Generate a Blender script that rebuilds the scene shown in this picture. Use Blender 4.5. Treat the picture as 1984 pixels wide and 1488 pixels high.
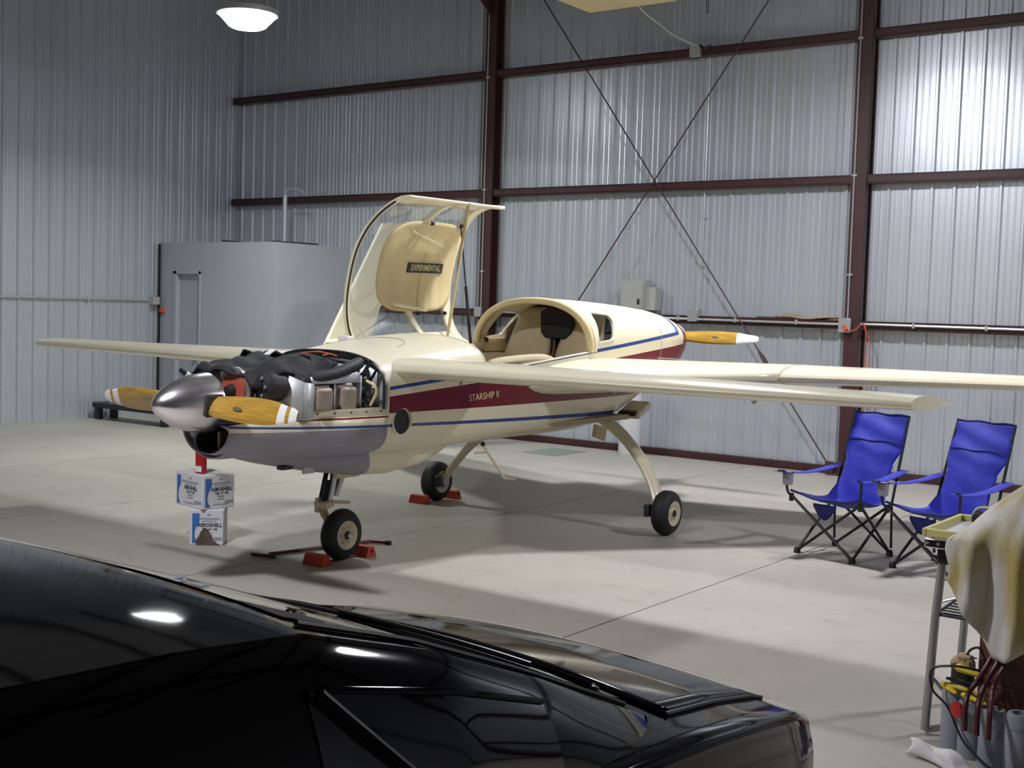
import bpy, bmesh, math, random
from mathutils import Vector, Matrix, Euler

random.seed(7)
for _o in list(bpy.data.objects):
    bpy.data.objects.remove(_o, do_unlink=True)
S = bpy.context.scene
COL = S.collection
PI = math.pi

# ------------------------------------------------------------------ camera
cam_d = bpy.data.cameras.new('camera')
cam = bpy.data.objects.new('camera', cam_d)
COL.objects.link(cam)
S.camera = cam
YAW, PITCH, ROLL, FPX = 0.626943, 0.060920, 0.031030, 2400.0
cam_d.sensor_fit = 'HORIZONTAL'
cam_d.sensor_width = 36.0
cam_d.lens = FPX / 1984.0 * 36.0
cam_d.clip_start = 0.05
cam_d.clip_end = 200
_f = Vector((-math.sin(YAW) * math.cos(PITCH), math.cos(YAW) * math.cos(PITCH), -math.sin(PITCH)))
_r = _f.cross(Vector((0, 0, 1))).normalized()
_u = _r.cross(_f)
_R = _r * math.cos(ROLL) + _u * math.sin(ROLL)
_U = _u * math.cos(ROLL) - _r * math.sin(ROLL)
cam.matrix_world = Matrix(((_R.x, _U.x, -_f.x, 0), (_R.y, _U.y, -_f.y, 0), (_R.z, _U.z, -_f.z, 1.8), (0, 0, 0, 1)))

# ------------------------------------------------------------------ world, exposure
w = bpy.data.worlds.new('world')
S.world = w
w.use_nodes = True
w.node_tree.nodes['Background'].inputs[0].default_value = (0.5, 0.55, 0.65, 1)
w.node_tree.nodes['Background'].inputs[1].default_value = 0.02
S.view_settings.view_transform = 'Standard'
S.view_settings.look = 'None'
S.view_settings.gamma = 1.0
S.view_settings.use_curve_mapping = False
S.view_settings.exposure = 0.18
LAMP_STRENGTH = 52.0
LAMP_WATTS = 165.0
LAMP_SPREAD = 170.0
LAMP_TINT = (0.95, 0.955, 1.0)
LAMP_SPOTS = [(-11.33, 10.1, 5.15), (-5.25, 9.7, 5.15), (0.8, 9.7, 5.15), (-5.25, 2.6, 5.15)]

# ------------------------------------------------------------------ materials
MATS = {}


def new_mat(name):
    m = bpy.data.materials.new(name)
    m.use_nodes = True
    MATS[name] = m
    return m, m.node_tree, m.node_tree.nodes['Principled BSDF']


def mat(name, col, rough=0.5, metal=0.0, var=0.0, vscale=6.0, bump=0.0, bscale=40.0, coat=0.0,
        emit=0.0, spec=0.5, stretch=None, alpha=None, trans=0.0, sheen=0.0):
    m, nt, b = new_mat(name)
    b.inputs['Base Color'].default_value = (*col, 1)
    b.inputs['Roughness'].default_value = rough
    b.inputs['Metallic'].default_value = metal
    b.inputs['Specular IOR Level'].default_value = spec
    b.inputs['Coat Weight'].default_value = coat
    b.inputs['Coat Roughness'].default_value = 0.06
    b.inputs['Transmission Weight'].default_value = trans
    b.inputs['Sheen Weight'].default_value = sheen
    if emit:
        b.inputs['Emission Color'].default_value = (*col, 1)
        b.inputs['Emission Strength'].default_value = emit
    if var or bump:
        tc = nt.nodes.new('ShaderNodeTexCoord')
        src = tc.outputs['Object']
        if stretch:
            mp = nt.nodes.new('ShaderNodeMapping')
            mp.inputs['Scale'].default_value = stretch
            nt.links.new(src, mp.inputs[0])
            src = mp.outputs[0]
    if var:
        n = nt.nodes.new('ShaderNodeTexNoise')
        n.inputs['Scale'].default_value = vscale
        n.inputs['Detail'].default_value = 5
        nt.links.new(src, n.inputs['Vector'])
        r = nt.nodes.new('ShaderNodeMapRange')
        r.inputs[1].default_value = 0.3
        r.inputs[2].default_value = 0.7
        r.inputs[3].default_value = 1 - var
        r.inputs[4].default_value = 1 + var
        nt.links.new(n.outputs[0], r.inputs[0])
        mx = nt.nodes.new('ShaderNodeVectorMath')
        mx.operation = 'SCALE'
        mx.inputs[0].default_value = col
        nt.links.new(r.outputs[0], mx.inputs['Scale'])
        nt.links.new(mx.outputs[0], b.inputs['Base Color'])
    if bump:
        n2 = nt.nodes.new('ShaderNodeTexNoise')
        n2.inputs['Scale'].default_value = bscale
        n2.inputs['Detail'].default_value = 4
        nt.links.new(src, n2.inputs['Vector'])
        bp = nt.nodes.new('ShaderNodeBump')
        bp.inputs['Strength'].default_value = bump
        bp.inputs['Distance'].default_value = 0.01
        nt.links.new(n2.outputs[0], bp.inputs['Height'])
        nt.links.new(bp.outputs[0], b.inputs['Normal'])
    return m


CREAM = (0.80, 0.74, 0.56)
mat('cream', CREAM, 0.28, coat=0.4, var=0.03, vscale=3)
mat('cream_in', (0.68, 0.56, 0.31), 0.5, var=0.06, vscale=5)
mat('wall_steel', (0.64, 0.68, 0.74), 0.34, metal=0.55, var=0.05, vscale=1.5, stretch=(1, 1, 0.15))
mat('steel_red', (0.058, 0.020, 0.020), 0.5, var=0.12, vscale=4)
mat('office_white', (0.43, 0.45, 0.50), 0.55, var=0.03, vscale=2)
mat('conduit', (0.55, 0.56, 0.55), 0.35, metal=0.6)
mat('grey_box', (0.42, 0.42, 0.41), 0.5, var=0.04)
mat('galv', (0.62, 0.64, 0.66), 0.4, metal=0.5, var=0.05)
mat('black_metal', (0.012, 0.012, 0.016), 0.45)
mat('rubber', (0.012, 0.012, 0.015), 0.62, bump=0.2, bscale=60)
mat('black_cloth', (0.010, 0.010, 0.014), 0.75, bump=0.5, bscale=30)
mat('orange', (0.58, 0.09, 0.025), 0.5, var=0.05)
mat('chock_red', (0.62, 0.07, 0.025), 0.55, var=0.12)
mat('red_paint', (0.42, 0.012, 0.014), 0.4)
mat('bar_red', (0.13, 0.03, 0.03), 0.5)
mat('chrome', (0.80, 0.80, 0.84), 0.13, metal=1.0)
mat('spinner', (0.84, 0.82, 0.88), 0.24, metal=1.0)
mat('alloy', (0.45, 0.45, 0.46), 0.38, metal=0.8, var=0.1)
mat('sheet_alu', (0.52, 0.53, 0.55), 0.5, metal=0.45, var=0.10, vscale=8)
mat('cast_grey', (0.36, 0.34, 0.31), 0.5, metal=0.3, var=0.15, vscale=15)
mat('engine_dark', (0.035, 0.033, 0.035), 0.5, metal=0.3, var=0.3, vscale=25)
mat('rocker', (0.33, 0.27, 0.22), 0.5, metal=0.2, var=0.12, vscale=15)
mat('disc_red', (0.42, 0.085, 0.055), 0.45, var=0.08)
mat('wood', (0.46, 0.27, 0.045), 0.25, coat=0.8, var=0.22, vscale=5, stretch=(1.2, 14, 14))
mat('white_paint', (0.82, 0.82, 0.80), 0.4)
mat('grey_decal', (0.17, 0.17, 0.10), 0.5)
mat('seat_tan', (0.50, 0.42, 0.28), 0.75, var=0.06, vscale=12, bump=0.2)
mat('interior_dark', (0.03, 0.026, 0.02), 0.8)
mat('carton', (0.74, 0.74, 0.78), 0.65, var=0.04)
mat('carton_kraft', (0.62, 0.55, 0.47), 0.7, var=0.06)
mat('print_blue', (0.045, 0.17, 0.50), 0.6)
mat('print_black', (0.03, 0.03, 0.045), 0.6)
mat('print_grey', (0.34, 0.36, 0.44), 0.6)
mat('oil_stain', (0.12, 0.08, 0.055), 0.5, var=0.3, vscale=20)
mat('chair_blue', (0.004, 0.013, 0.40), 0.65, var=0.12, vscale=9, bump=0.35, bscale=14, sheen=0.15)
mat('chair_blue_dark', (0.005, 0.008, 0.12), 0.7)
mat('towel_plain', (0.58, 0.55, 0.44), 0.9)
mat('yellow', (0.72, 0.52, 0.03), 0.5, var=0.1)
mat('pale_yellow', (0.66, 0.60, 0.22), 0.5)
mat('tank_grey', (0.30, 0.31, 0.36), 0.45, var=0.06)
mat('hose_red', (0.07, 0.006, 0.006), 0.45)
mat('brown_ply', (0.16, 0.065, 0.035), 0.6, var=0.35, vscale=3, stretch=(1, 1, 6))
mat('card_brown', (0.42, 0.28, 0.17), 0.7, var=0.2, vscale=10)
mat('paper_white', (0.70, 0.68, 0.68), 0.8, var=0.06, bump=0.3, bscale=20)
mat('car_black', (0.0012, 0.0012, 0.0025), 0.06, spec=0.18)
mat('car_glass', (0.004, 0.004, 0.007), 0.03, spec=0.6)
mat('car_trim', (0.006, 0.006, 0.007), 0.35)
mat('floor_mat', (0.22, 0.27, 0.23), 0.7)
mat('ceiling', (0.45, 0.46, 0.48), 0.8)
mat('plain_wall', (0.42, 0.44, 0.47), 0.6)
mat('lamp_shell', (0.55, 0.55, 0.56), 0.4, metal=0.5)
mat('hub_cream', (0.66, 0.58, 0.40), 0.4)
mat('plastic_white', (0.75, 0.75, 0.78), 0.45)
mat('belly', (0.36, 0.26, 0.13), 0.45, var=0.1, vscale=4)
mat('gold_trim', (0.50, 0.40, 0.18), 0.25, metal=0.6)


def glass(name, tint, rough=0.02, fac=0.10):
    m, nt, b = new_mat(name)
    nt.nodes.remove(b)
    out = nt.nodes['Material Output']
    t = nt.nodes.new('ShaderNodeBsdfTransparent')
    t.inputs[0].default_value = (*tint, 1)
    g = nt.nodes.new('ShaderNodeBsdfGlossy')
    g.inputs['Roughness'].default_value = rough
    lw = nt.nodes.new('ShaderNodeLayerWeight')
    lw.inputs[0].default_value = 0.5
    pw = nt.nodes.new('ShaderNodeMath')
    pw.operation = 'POWER'
    pw.inputs[1].default_value = 4.0
    nt.links.new(lw.outputs['Facing'], pw.inputs[0])
    f = nt.nodes.new('ShaderNodeMath')
    f.operation = 'MULTIPLY_ADD'
    f.inputs[1].default_value = 0.75
    f.inputs[2].default_value = 0.05
    nt.links.new(pw.outputs[0], f.inputs[0])
    mx = nt.nodes.new('ShaderNodeMixShader')
    nt.links.new(f.outputs[0], mx.inputs[0])
    nt.links.new(t.outputs[0], mx.inputs[1])
    nt.links.new(g.outputs[0], mx.inputs[2])
    nt.links.new(mx.outputs[0], out.inputs[0])
    return m


glass('acrylic', (0.90, 0.91, 0.89))
glass('tinted', (0.72, 0.69, 0.69))


def lamp_mat(name, k):
    m, nt, b = new_mat(name)
    b.inputs['Base Color'].default_value = (0.9, 0.9, 0.9, 1)
    b.inputs['Emission Color'].default_value = (*LAMP_TINT, 1)
    b.inputs['Emission Strength'].default_value = k


lamp_mat('lamp_glow', LAMP_STRENGTH)
lamp_mat('lamp_glow_old', 13.0)


def floor_mat():
    m, nt, b = new_mat('concrete')
    N, L = nt.nodes, nt.links
    tc = N.new('ShaderNodeTexCoord')
    n1 = N.new('ShaderNodeTexNoise')
    n1.inputs['Scale'].default_value = 0.55
    n1.inputs['Detail'].default_value = 6
    n2 = N.new('ShaderNodeTexNoise')
    n2.inputs['Scale'].default_value = 5.0
    n2.inputs['Detail'].default_value = 8
    n2.inputs['Roughness'].default_value = 0.7
    mp = N.new('ShaderNodeMapping')
    mp.inputs['Scale'].default_value = (1.0, 1.3, 1)
    mp.inputs['Rotation'].default_value = (0, 0, 0.5)
    g = N.new('ShaderNodeNewGeometry')
    L.new(g.outputs['Position'], n1.inputs['Vector'])
    L.new(g.outputs['Position'], mp.inputs[0])
    L.new(mp.outputs[0], n2.inputs['Vector'])
    r1 = N.new('ShaderNodeValToRGB')
    r1.color_ramp.elements[0].position = 0.32
    r1.color_ramp.elements[0].color = (0.385, 0.36, 0.315, 1)
    r1.color_ramp.elements[1].position = 0.68
    r1.color_ramp.elements[1].color = (0.475, 0.445, 0.39, 1)
    L.new(n1.outputs[0], r1.inputs[0])
    r2 = N.new('ShaderNodeValToRGB')
    r2.color_ramp.elements[0].position = 0.30
    r2.color_ramp.elements[0].color = (0.70, 0.66, 0.58, 1)
    r2.color_ramp.elements[1].position = 0.47
    r2.color_ramp.elements[1].color = (1, 1, 1, 1)
    L.new(n2.outputs[0], r2.inputs[0])
    mx = N.new('ShaderNodeMix')
    mx.data_type = 'RGBA'
    mx.blend_type = 'MULTIPLY'
    mx.inputs[0].default_value = 0.5
    L.new(r1.outputs[0], mx.inputs[6])
    L.new(r2.outputs[0], mx.inputs[7])
    # old tyre and oil marks, small specks
    v = N.new('ShaderNodeTexVoronoi')
    v.inputs['Scale'].default_value = 2.6
    L.new(g.outputs['Position'], v.inputs['Vector'])
    r3 = N.new('ShaderNodeValToRGB')
    r3.color_ramp.elements[0].position = 0.018
    r3.color_ramp.elements[0].color = (0.35, 0.28, 0.2, 1)
    r3.color_ramp.elements[1].position = 0.05
    r3.color_ramp.elements[1].color = (1, 1, 1, 1)
    L.new(v.outputs['Distance'], r3.inputs[0])
    m2 = N.new('ShaderNodeMix')
    m2.data_type = 'RGBA'
    m2.blend_type = 'MULTIPLY'
    m2.inputs[0].default_value = 0.7
    L.new(mx.outputs[2], m2.inputs[6])
    L.new(r3.outputs[0], m2.inputs[7])
    L.new(m2.outputs[2], b.inputs['Base Color'])
    rr = N.new('ShaderNodeMapRange')
    rr.inputs[3].default_value = 0.38
    rr.inputs[4].default_value = 0.6
    L.new(n2.outputs[0], rr.inputs[0])
    L.new(rr.outputs[0], b.inputs['Roughness'])
    bp = N.new('ShaderNodeBump')
    bp.inputs['Strength'].default_value = 0.08
    bp.inputs['Distance'].default_value = 0.01
    L.new(n2.outputs[0], bp.inputs['Height'])
    L.new(bp.outputs[0], b.inputs['Normal'])


floor_mat()


def towel_mat():
    m, nt, b = new_mat('towel')
    N, L = nt.nodes, nt.links
    tc = N.new('ShaderNodeTexCoord')
    mp = N.new('ShaderNodeMapping')
    mp.inputs['Scale'].default_value = (9, 3, 2.2)
    L.new(tc.outputs['Object'], mp.inputs[0])
    n1 = N.new('ShaderNodeTexNoise')
    n1.inputs['Scale'].default_value = 1.0
    n1.inputs['Detail'].default_value = 3
    L.new(mp.outputs[0], n1.inputs['Vector'])
    r = N.new('ShaderNodeValToRGB')
    r.color_ramp.elements[0].position = 0.42
    r.color_ramp.elements[0].color = (0.62, 0.60, 0.58, 1)
    r.color_ramp.elements[1].position = 0.66
    r.color_ramp.elements[1].color = (0.46, 0.36, 0.13, 1)
    L.new(n1.outputs[0], r.inputs[0])
    L.new(r.outputs[0], b.inputs['Base Color'])
    b.inputs['Roughness'].default_value = 0.95
    n2 = N.new('ShaderNodeTexNoise')
    n2.inputs['Scale'].default_value = 160
    L.new(tc.outputs['Object'], n2.inputs['Vector'])
    bp = N.new('ShaderNodeBump')
    bp.inputs['Strength'].default_value = 0.25
    bp.inputs['Distance'].default_value = 0.01
    L.new(n2.outputs[0], bp.inputs['Height'])
    L.new(bp.outputs[0], b.inputs['Normal'])


towel_mat()
mat('joint', (0.13, 0.12, 0.11), 0.8)

AX = -6.03          # aircraft centre line
AO = Vector((AX, 8.0, 0.0))


def livery():
    """cream paint with the red band, blue pin stripes and grey primer of the aircraft, by position (local to AO)"""
    m, nt, b = new_mat('livery')
    N, L = nt.nodes, nt.links
    tc = N.new('ShaderNodeTexCoord')
    sx = N.new('ShaderNodeSeparateXYZ')
    L.new(tc.outputs['Object'], sx.inputs[0])
    Xs, Ys, Zs = sx.outputs[0], sx.outputs[1], sx.outputs[2]

    def mth(op, a, b_=None):
        n = N.new('ShaderNodeMath')
        n.operation = op
        for i, q in enumerate((a, b_)):
            if q is None:
                continue
            if isinstance(q, (int, float)):
                n.inputs[i].default_value = q
            else:
                L.new(q, n.inputs[i])
        return n.outputs[0]

    def above(z0, k, y0=6.17):          # z > z0 + k (Y - y0)
        t = mth('MULTIPLY', mth('ADD', Ys, AO.y - y0), k)
        return mth('GREATER_THAN', mth('SUBTRACT', Zs, t), z0)

    def inv(a):
        return mth('SUBTRACT', 1.0, a)

    def both(*a):
        r = a[0]
        for q in a[1:]:
            r = mth('MULTIPLY', r, q)
        return r

    def either(*a):
        r = a[0]
        for q in a[1:]:
            r = mth('MAXIMUM', r, q)
        return r

    def yb(y):                          # Y > y
        return mth('GREATER_THAN', Ys, y - AO.y)

    aft = yb(6.17)
    rim0, rim1, rim2 = yb(10.22), yb(10.285), yb(10.40)
    blue_up = both(above(1.232, 0.0905), inv(above(1.256, 0.0925)), aft, inv(rim1))
    blue_rim = both(rim0, inv(rim1), above(1.232, 0.0905))
    red_band = both(above(1.078, 0.0), inv(above(1.19, 0.0775)), aft)
    red_rim = both(rim2, above(1.078, 0.0))
    blue_lo = both(above(0.985, -0.026), inv(above(1.004, -0.020)), inv(yb(9.9)))
    red_pin = both(above(1.052, 0), inv(above(1.064, 0)), inv(aft))
    grey = both(inv(above(0.986, 0.0)), inv(mth('GREATER_THAN', mth('ADD', Ys, mth('MULTIPLY', Zs, 0.35)), 6.17 + 0.35 * 1.0 - AO.y)))
    base = N.new('ShaderNodeTexNoise')
    base.inputs['Scale'].default_value = 2.5
    L.new(tc.outputs['Object'], base.inputs['Vector'])
    rp = N.new('ShaderNodeMapRange')
    rp.inputs[3].default_value = 0.96
    rp.inputs[4].default_value = 1.03
    L.new(base.outputs[0], rp.inputs[0])
    sc = N.new('ShaderNodeVectorMath')
    sc.operation = 'SCALE'
    sc.inputs[0].default_value = CREAM
    L.new(rp.outputs[0], sc.inputs['Scale'])
    cur = sc.outputs[0]
    for mask, c in ((grey, (0.30, 0.30, 0.345)), (either(red_band, red_rim, red_pin), (0.15, 0.004, 0.009)),
                    (either(blue_up, blue_rim, blue_lo), (0.025, 0.060, 0.27))):
        mx = N.new('ShaderNodeMix')
        mx.data_type = 'RGBA'
        L.new(mask, mx.inputs[0])
        L.new(cur, mx.inputs[6])
        mx.inputs[7].default_value = (*c, 1)
        cur = mx.outputs[2]
    L.new(cur, b.inputs['Base Color'])
    rg = N.new('ShaderNodeMapRange')
    rg.inputs[3].default_value = 0.28
    rg.inputs[4].default_value = 0.55
    L.new(grey, rg.inputs[0])
    L.new(rg.outputs[0], b.inputs['Roughness'])
    cw = mth('MULTIPLY', inv(grey), 0.10)
    L.new(cw, b.inputs['Coat Weight'])
    b.inputs['Coat Roughness'].default_value = 0.06
    b.inputs['Specular IOR Level'].default_value = 0.35


livery()

# ------------------------------------------------------------------ geometry helpers
ORG = {}


def thing(name, label, cat, loc=(0, 0, 0), rz=0.0, group=None, local=False):
    o = bpy.data.objects.new(name, None)
    COL.objects.link(o)
    o.location = loc
    o.rotation_euler = (0, 0, rz)
    o.empty_display_size = 0.1
    tag(o, label, cat, group)
    ORG[o.name] = Vector((0, 0, 0)) if (rz or local) else Vector(loc)
    return o


def tag(o, label=None, cat=None, group=None, kind=None):
    if label:
        o['label'] = label
    if cat:
        o['category'] = cat
    if group:
        o['group'] = group
    if kind:
        o['kind'] = kind
    return o


class MB:
    """collects simple shapes for ONE object"""

    def __init__(s):
        s.v, s.f, s.m = [], [], []

    def add(s, vs, fs, mi=0):
        k = len(s.v)
        s.v += [Vector(p) for p in vs]
        s.f += [tuple(i + k for i in f) for f in fs]
        s.m += [mi] * len(fs)
        return s

    def box(s, a, b, rot=None, mi=0):
        """corner a to corner b, optional rotation matrix about the centre"""
        a, b = Vector(a), Vector(b)
        c = (a + b) / 2
        h = (b - a) / 2
        vs = []
        for x, y, z in ((-1, -1, -1), (1, -1, -1), (1, 1, -1), (-1, 1, -1), (-1, -1, 1), (1, -1, 1), (1, 1, 1), (-1, 1, 1)):
            p = Vector((x * h.x, y * h.y, z * h.z))
            if rot is not None:
                p = rot @ p
            vs.append(c + p)
        return s.add(vs, [(3, 2, 1, 0), (4, 5, 6, 7), (0, 1, 5, 4), (1, 2, 6, 5), (2, 3, 7, 6), (3, 0, 4, 7)], mi)

    def cbox(s, c, size, rot=None, mi=0):
        c, size = Vector(c), Vector(size)
        return s.box(c - size / 2, c + size / 2, rot, mi)

    def bar(s, p, q, wd, ht, mi=0):
        """rectangular bar from p to q"""
        p, q = Vector(p), Vector(q)
        d = (q - p).normalized()
        up = Vector((0, 0, 1)) if abs(d.z) < 0.95 else Vector((0, 1, 0))
        sd = d.cross(up).normalized()
        up = sd.cross(d)
        vs = []
        for e in (p, q):
            for i, j in ((-1, -1), (1, -1), (1, 1), (-1, 1)):
                vs.append(e + sd * i * wd / 2 + up * j * ht / 2)
        return s.add(vs, [(3, 2, 1, 0), (4, 5, 6, 7), (0, 1, 5, 4), (1, 2, 6, 5), (2, 3, 7, 6), (3, 0, 4, 7)], mi)

    def tube(s, pts, r, n=8, mi=0, cap=True, flat=1.0):
        """tube through points; r a number or a list; flat squashes the second axis"""
        pts = [Vector(p) for p in pts]
        rs = r if isinstance(r, (list, tuple)) else [r] * len(pts)
        k = len(s.v)
        ref = None
        for i, p in enumerate(pts):
            d = (pts[min(i + 1, len(pts) - 1)] - pts[max(i - 1, 0)]).normalized()
            if ref is None:
                ref = Vector((0, 0, 1)) if abs(d.z) < 0.9 else Vector((1, 0, 0))
            sd = d.cross(ref).normalized()
            up = sd.cross(d).normalized()
            ref = up
            for j in range(n):
                a = 2 * PI * j / n
                s.v.append(p + sd * math.cos(a) * rs[i] + up * math.sin(a) * rs[i] * flat)
        for i in range(len(pts) - 1):
            for j in range(n):
                a, b = k + i * n + j, k + i * n + (j + 1) % n
                s.f.append((a, b, b + n, a + n))
                s.m.append(mi)
        if cap:
            s.f.append(tuple(k + j for j in range(n))[::-1])
            s.f.append(tuple(k + (len(pts) - 1) * n + j for j in range(n)))
            s.m += [mi, mi]
        return s

    def lathe(s, c, axis, prof, n=24, mi=0, sx=1.0):
        """prof: list of (distance along axis, radius)"""
        c = Vector(c)
        ax = Vector(axis).normalized()
        ref = Vector((0, 0, 1)) if abs(ax.z) < 0.9 else Vector((1, 0, 0))
        e1 = ax.cross(ref).normalized()
        e2 = e1.cross(ax)
        k = len(s.v)
        for t, r in prof:
            for j in range(n):
                a = 2 * PI * j / n
                s.v.append(c + ax * t + e1 * math.cos(a) * r * sx + e2 * math.sin(a) * r)
        for i in range(len(prof) - 1):
            for j in range(n):
                a, b = k + i * n + j, k + i * n + (j + 1) % n
                s.f.append((a, b, b + n, a + n))
                s.m.append(mi)
        if prof[0][1] > 1e-4:
            s.f.append(tuple(k + j for j in range(n))[::-1])
            s.m.append(mi)
        if prof[-1][1] > 1e-4:
            s.f.append(tuple(k + (len(prof) - 1) * n + j for j in range(n)))
            s.m.append(mi)
        return s

    def loft(s, rings, closed=True, cap0=True, cap1=True, mi=0):
        k = len(s.v)
        n = len(rings[0])
        for r in rings:
            s.v += [Vector(p) for p in r]
        for i in range(len(rings) - 1):
            for j in range(n if closed else n - 1):
                a, b = k + i * n + j, k + i * n + (j + 1) % n
                s.f.append((a, b, b + n, a + n))
                s.m.append(mi)
        if closed and cap0:
            s.f.append(tuple(k + j for j in range(n))[::-1])
            s.m.append(mi)
        if closed and cap1:
            s.f.append(tuple(k + (len(rings) - 1) * n + j for j in range(n)))
            s.m.append(mi)
        return s

    def grid(s, fn, nu, nv, mi=0):
        k = len(s.v)
        for i in range(nu + 1):
            for j in range(nv + 1):
                s.v.append(Vector(fn(i / nu, j / nv)))
        for i in range(nu):
            for j in range(nv):
                a = k + i * (nv + 1) + j
                s.f.append((a, a + nv + 1, a + nv + 2, a + 1))
                s.m.append(mi)
        return s

    def prism(s, poly, axis, a, b, mi=0):
        """polygon of 2D points extruded along 'x','y' or 'z' from a to b"""
        def P(p, t):
            return {'x': (t, p[0], p[1]), 'y': (p[0], t, p[1]), 'z': (p[0], p[1], t)}[axis]
        n = len(poly)
        vs = [P(p, a) for p in poly] + [P(p, b) for p in poly]
        fs = [tuple(range(n)), tuple(range(2 * n - 1, n - 1, -1))]
        fs += [(i, n + i, n + (i + 1) % n, (i + 1) % n) for i in range(n)]
        return s.add(vs, fs, mi)

    def obj(s, name, mats, parent=None, smooth=True, ang=35, bevel=0, thick=0, off=-1, subsurf=0, seg=2, fix=True):
        me = bpy.data.meshes.new(name)
        o_ = Vector((0, 0, 0))
        if parent is not None:
            o_ = ORG.get(parent.name, Vector((0, 0, 0)))
        me.from_pydata([tuple(p - o_) for p in s.v], [], s.f)
        if isinstance(mats, str):
            mats = [mats]
        for q in mats:
            me.materials.append(MATS[q])
        if len(mats) > 1:
            me.polygons.foreach_set('material_index', s.m)
        if fix:
            bm = bmesh.new()
            bm.from_mesh(me)
            bmesh.ops.remove_doubles(bm, verts=bm.verts, dist=1e-5)
            bmesh.ops.recalc_face_normals(bm, faces=bm.faces)
            bm.to_mesh(me)
            bm.free()
        if smooth:
            me.polygons.foreach_set('use_smooth', [True] * len(me.polygons))
            me.set_sharp_from_angle(angle=math.radians(ang))
        me.update()
        o = bpy.data.objects.new(name, me)
        COL.objects.link(o)
        if parent is not None:
            o.parent = parent
            ORG[o.name] = o_
        if thick:
            md = o.modifiers.new('solid', 'SOLIDIFY')
            md.thickness = thick
            md.offset = off
        if bevel:
            md = o.modifiers.new('bevel', 'BEVEL')
            md.width = bevel
            md.segments = seg
            md.limit_method = 'ANGLE'
            md.angle_limit = math.radians(40)
        if subsurf:
            md = o.modifiers.new('sub', 'SUBSURF')
            md.levels = md.render_levels = subsurf
        return o


def text_obj(name, body, size, m, M, parent, extrude=0.0008, sx=1.0, spacing=1.0, bold=0.0):
    """flat lettering; M maps text x,y,z to world"""
    cu = bpy.data.curves.new(name, 'FONT')
    cu.body = body
    cu.size = size
    cu.extrude = extrude
    cu.offset = bold
    cu.space_character = spacing
    cu.align_x = 'CENTER'
    cu.align_y = 'CENTER'
    cu.resolution_u = 3
    tmp = bpy.data.objects.new(name, cu)
    COL.objects.link(tmp)
    dg = bpy.context.evaluated_depsgraph_get()
    me = bpy.data.meshes.new_from_object(tmp.evaluated_get(dg))
    bpy.data.objects.remove(tmp, do_unlink=True)
    o_ = ORG.get(parent.name, Vector((0, 0, 0))) if parent else Vector((0, 0, 0))
    me.transform(Matrix.Translation(-o_) @ M @ Matrix.Diagonal((sx, 1, 1, 1)))
    me.materials.clear()
    me.materials.append(MATS[m])
    o = bpy.data.objects.new(name, me)
    COL.objects.link(o)
    if parent:
        o.parent = parent
        ORG[o.name] = o_
    return o


def frame(o, x, y):
    """matrix with origin o, text x axis and y axis"""
    x = Vector(x).normalized()
    y = Vector(y)
    y = (y - x * y.dot(x)).normalized()
    z = x.cross(y)
    return Matrix(((x.x, y.x, z.x, o[0]), (x.y, y.y, z.y, o[1]), (x.z, y.z, z.z, o[2]), (0, 0, 0, 1)))


def copy_tree(o, parent=None):
    c = o.copy()
    COL.objects.link(c)
    if parent is not None:
        c.parent = parent
    ORG[c.name] = ORG.get(o.name, Vector((0, 0, 0)))
    for ch in list(o.children):
        copy_tree(ch, c)
    return c


def lerp_tab(tab, t):
    """rows (t, a, b, ...) -> interpolated row, smooth"""
    if t <= tab[0][0]:
        return tab[0][1:]
    for i in range(len(tab) - 1):
        a, b = tab[i], tab[i + 1]
        if t <= b[0]:
            k = (t - a[0]) / (b[0] - a[0])
            return [p + (q - p) * k for p, q in zip(a[1:], b[1:])]
    return tab[-1][1:]


def spline(pts, n=6):
    """catmull-rom through points"""
    P = [Vector(p) for p in pts]
    P = [P[0] * 2 - P[1]] + P + [P[-1] * 2 - P[-2]]
    out = []
    for i in range(1, len(P) - 2):
        for k in range(n):
            t = k / n
            a, b, c, d = P[i - 1], P[i], P[i + 1], P[i + 2]
            out.append(0.5 * ((2 * b) + (c - a) * t + (2 * a - 5 * b + 4 * c - d) * t * t + (3 * b - a - 3 * c + d) * t ** 3))
    out.append(P[-2])
    return out

# ================================================================== THE HANGAR
XE, YW = -15.70, 13.87        # end wall and long wall
XR, YB = 8.0, -8.0
EAVE, RIDGE, YRIDGE = 7.0, 8.7, 3.0
PITCH_RIB = 0.2435

# floor: a base with slabs separated by sawn joints
fl = MB().box((XE - .1, YB, -0.20), (XR, YW + .1, -0.012)).obj('floor', 'joint', smooth=False)
tag(fl, kind='structure')
jx = [-15.8, -14.36, -11.69, -9.02, -6.35, -3.68, -1.01, 1.66, 4.33, 8.0]
for a, b in zip(jx[:-1], jx[1:]):
    for c, d in ((YB, -0.2), (-0.2, YW + .1)):
        MB().box((a + .005, c + .005, -0.012), (b - .005, d - .005, 0)).obj('slab', 'concrete', fl, smooth=False)


def sheet_mesh(n=3, ht=7.1):
    p = PITCH_RIB
    prof = [(0, 0), (.015, -.032), (.039, -.032), (.054, 0), (.098, 0), (.105, -.005), (.113, -.005), (.120, 0),
            (.172, 0), (.179, -.005), (.187, -.005), (.194, 0)]
    pts = [(k * p + a, b) for k in range(n) for a, b in prof] + [(n * p, 0)]
    return pts, ht


pts, ht = sheet_mesh()
me = bpy.data.meshes.new('wall_sheet')
vs = [(a, b, 0) for a, b in pts] + [(a, b, ht) for a, b in pts]
k = len(pts)
me.from_pydata(vs, [], [(i, i + 1, k + i + 1, k + i) for i in range(k - 1)])
me.materials.append(MATS['wall_steel'])
me.update()
SHEET_W = 3 * PITCH_RIB

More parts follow.
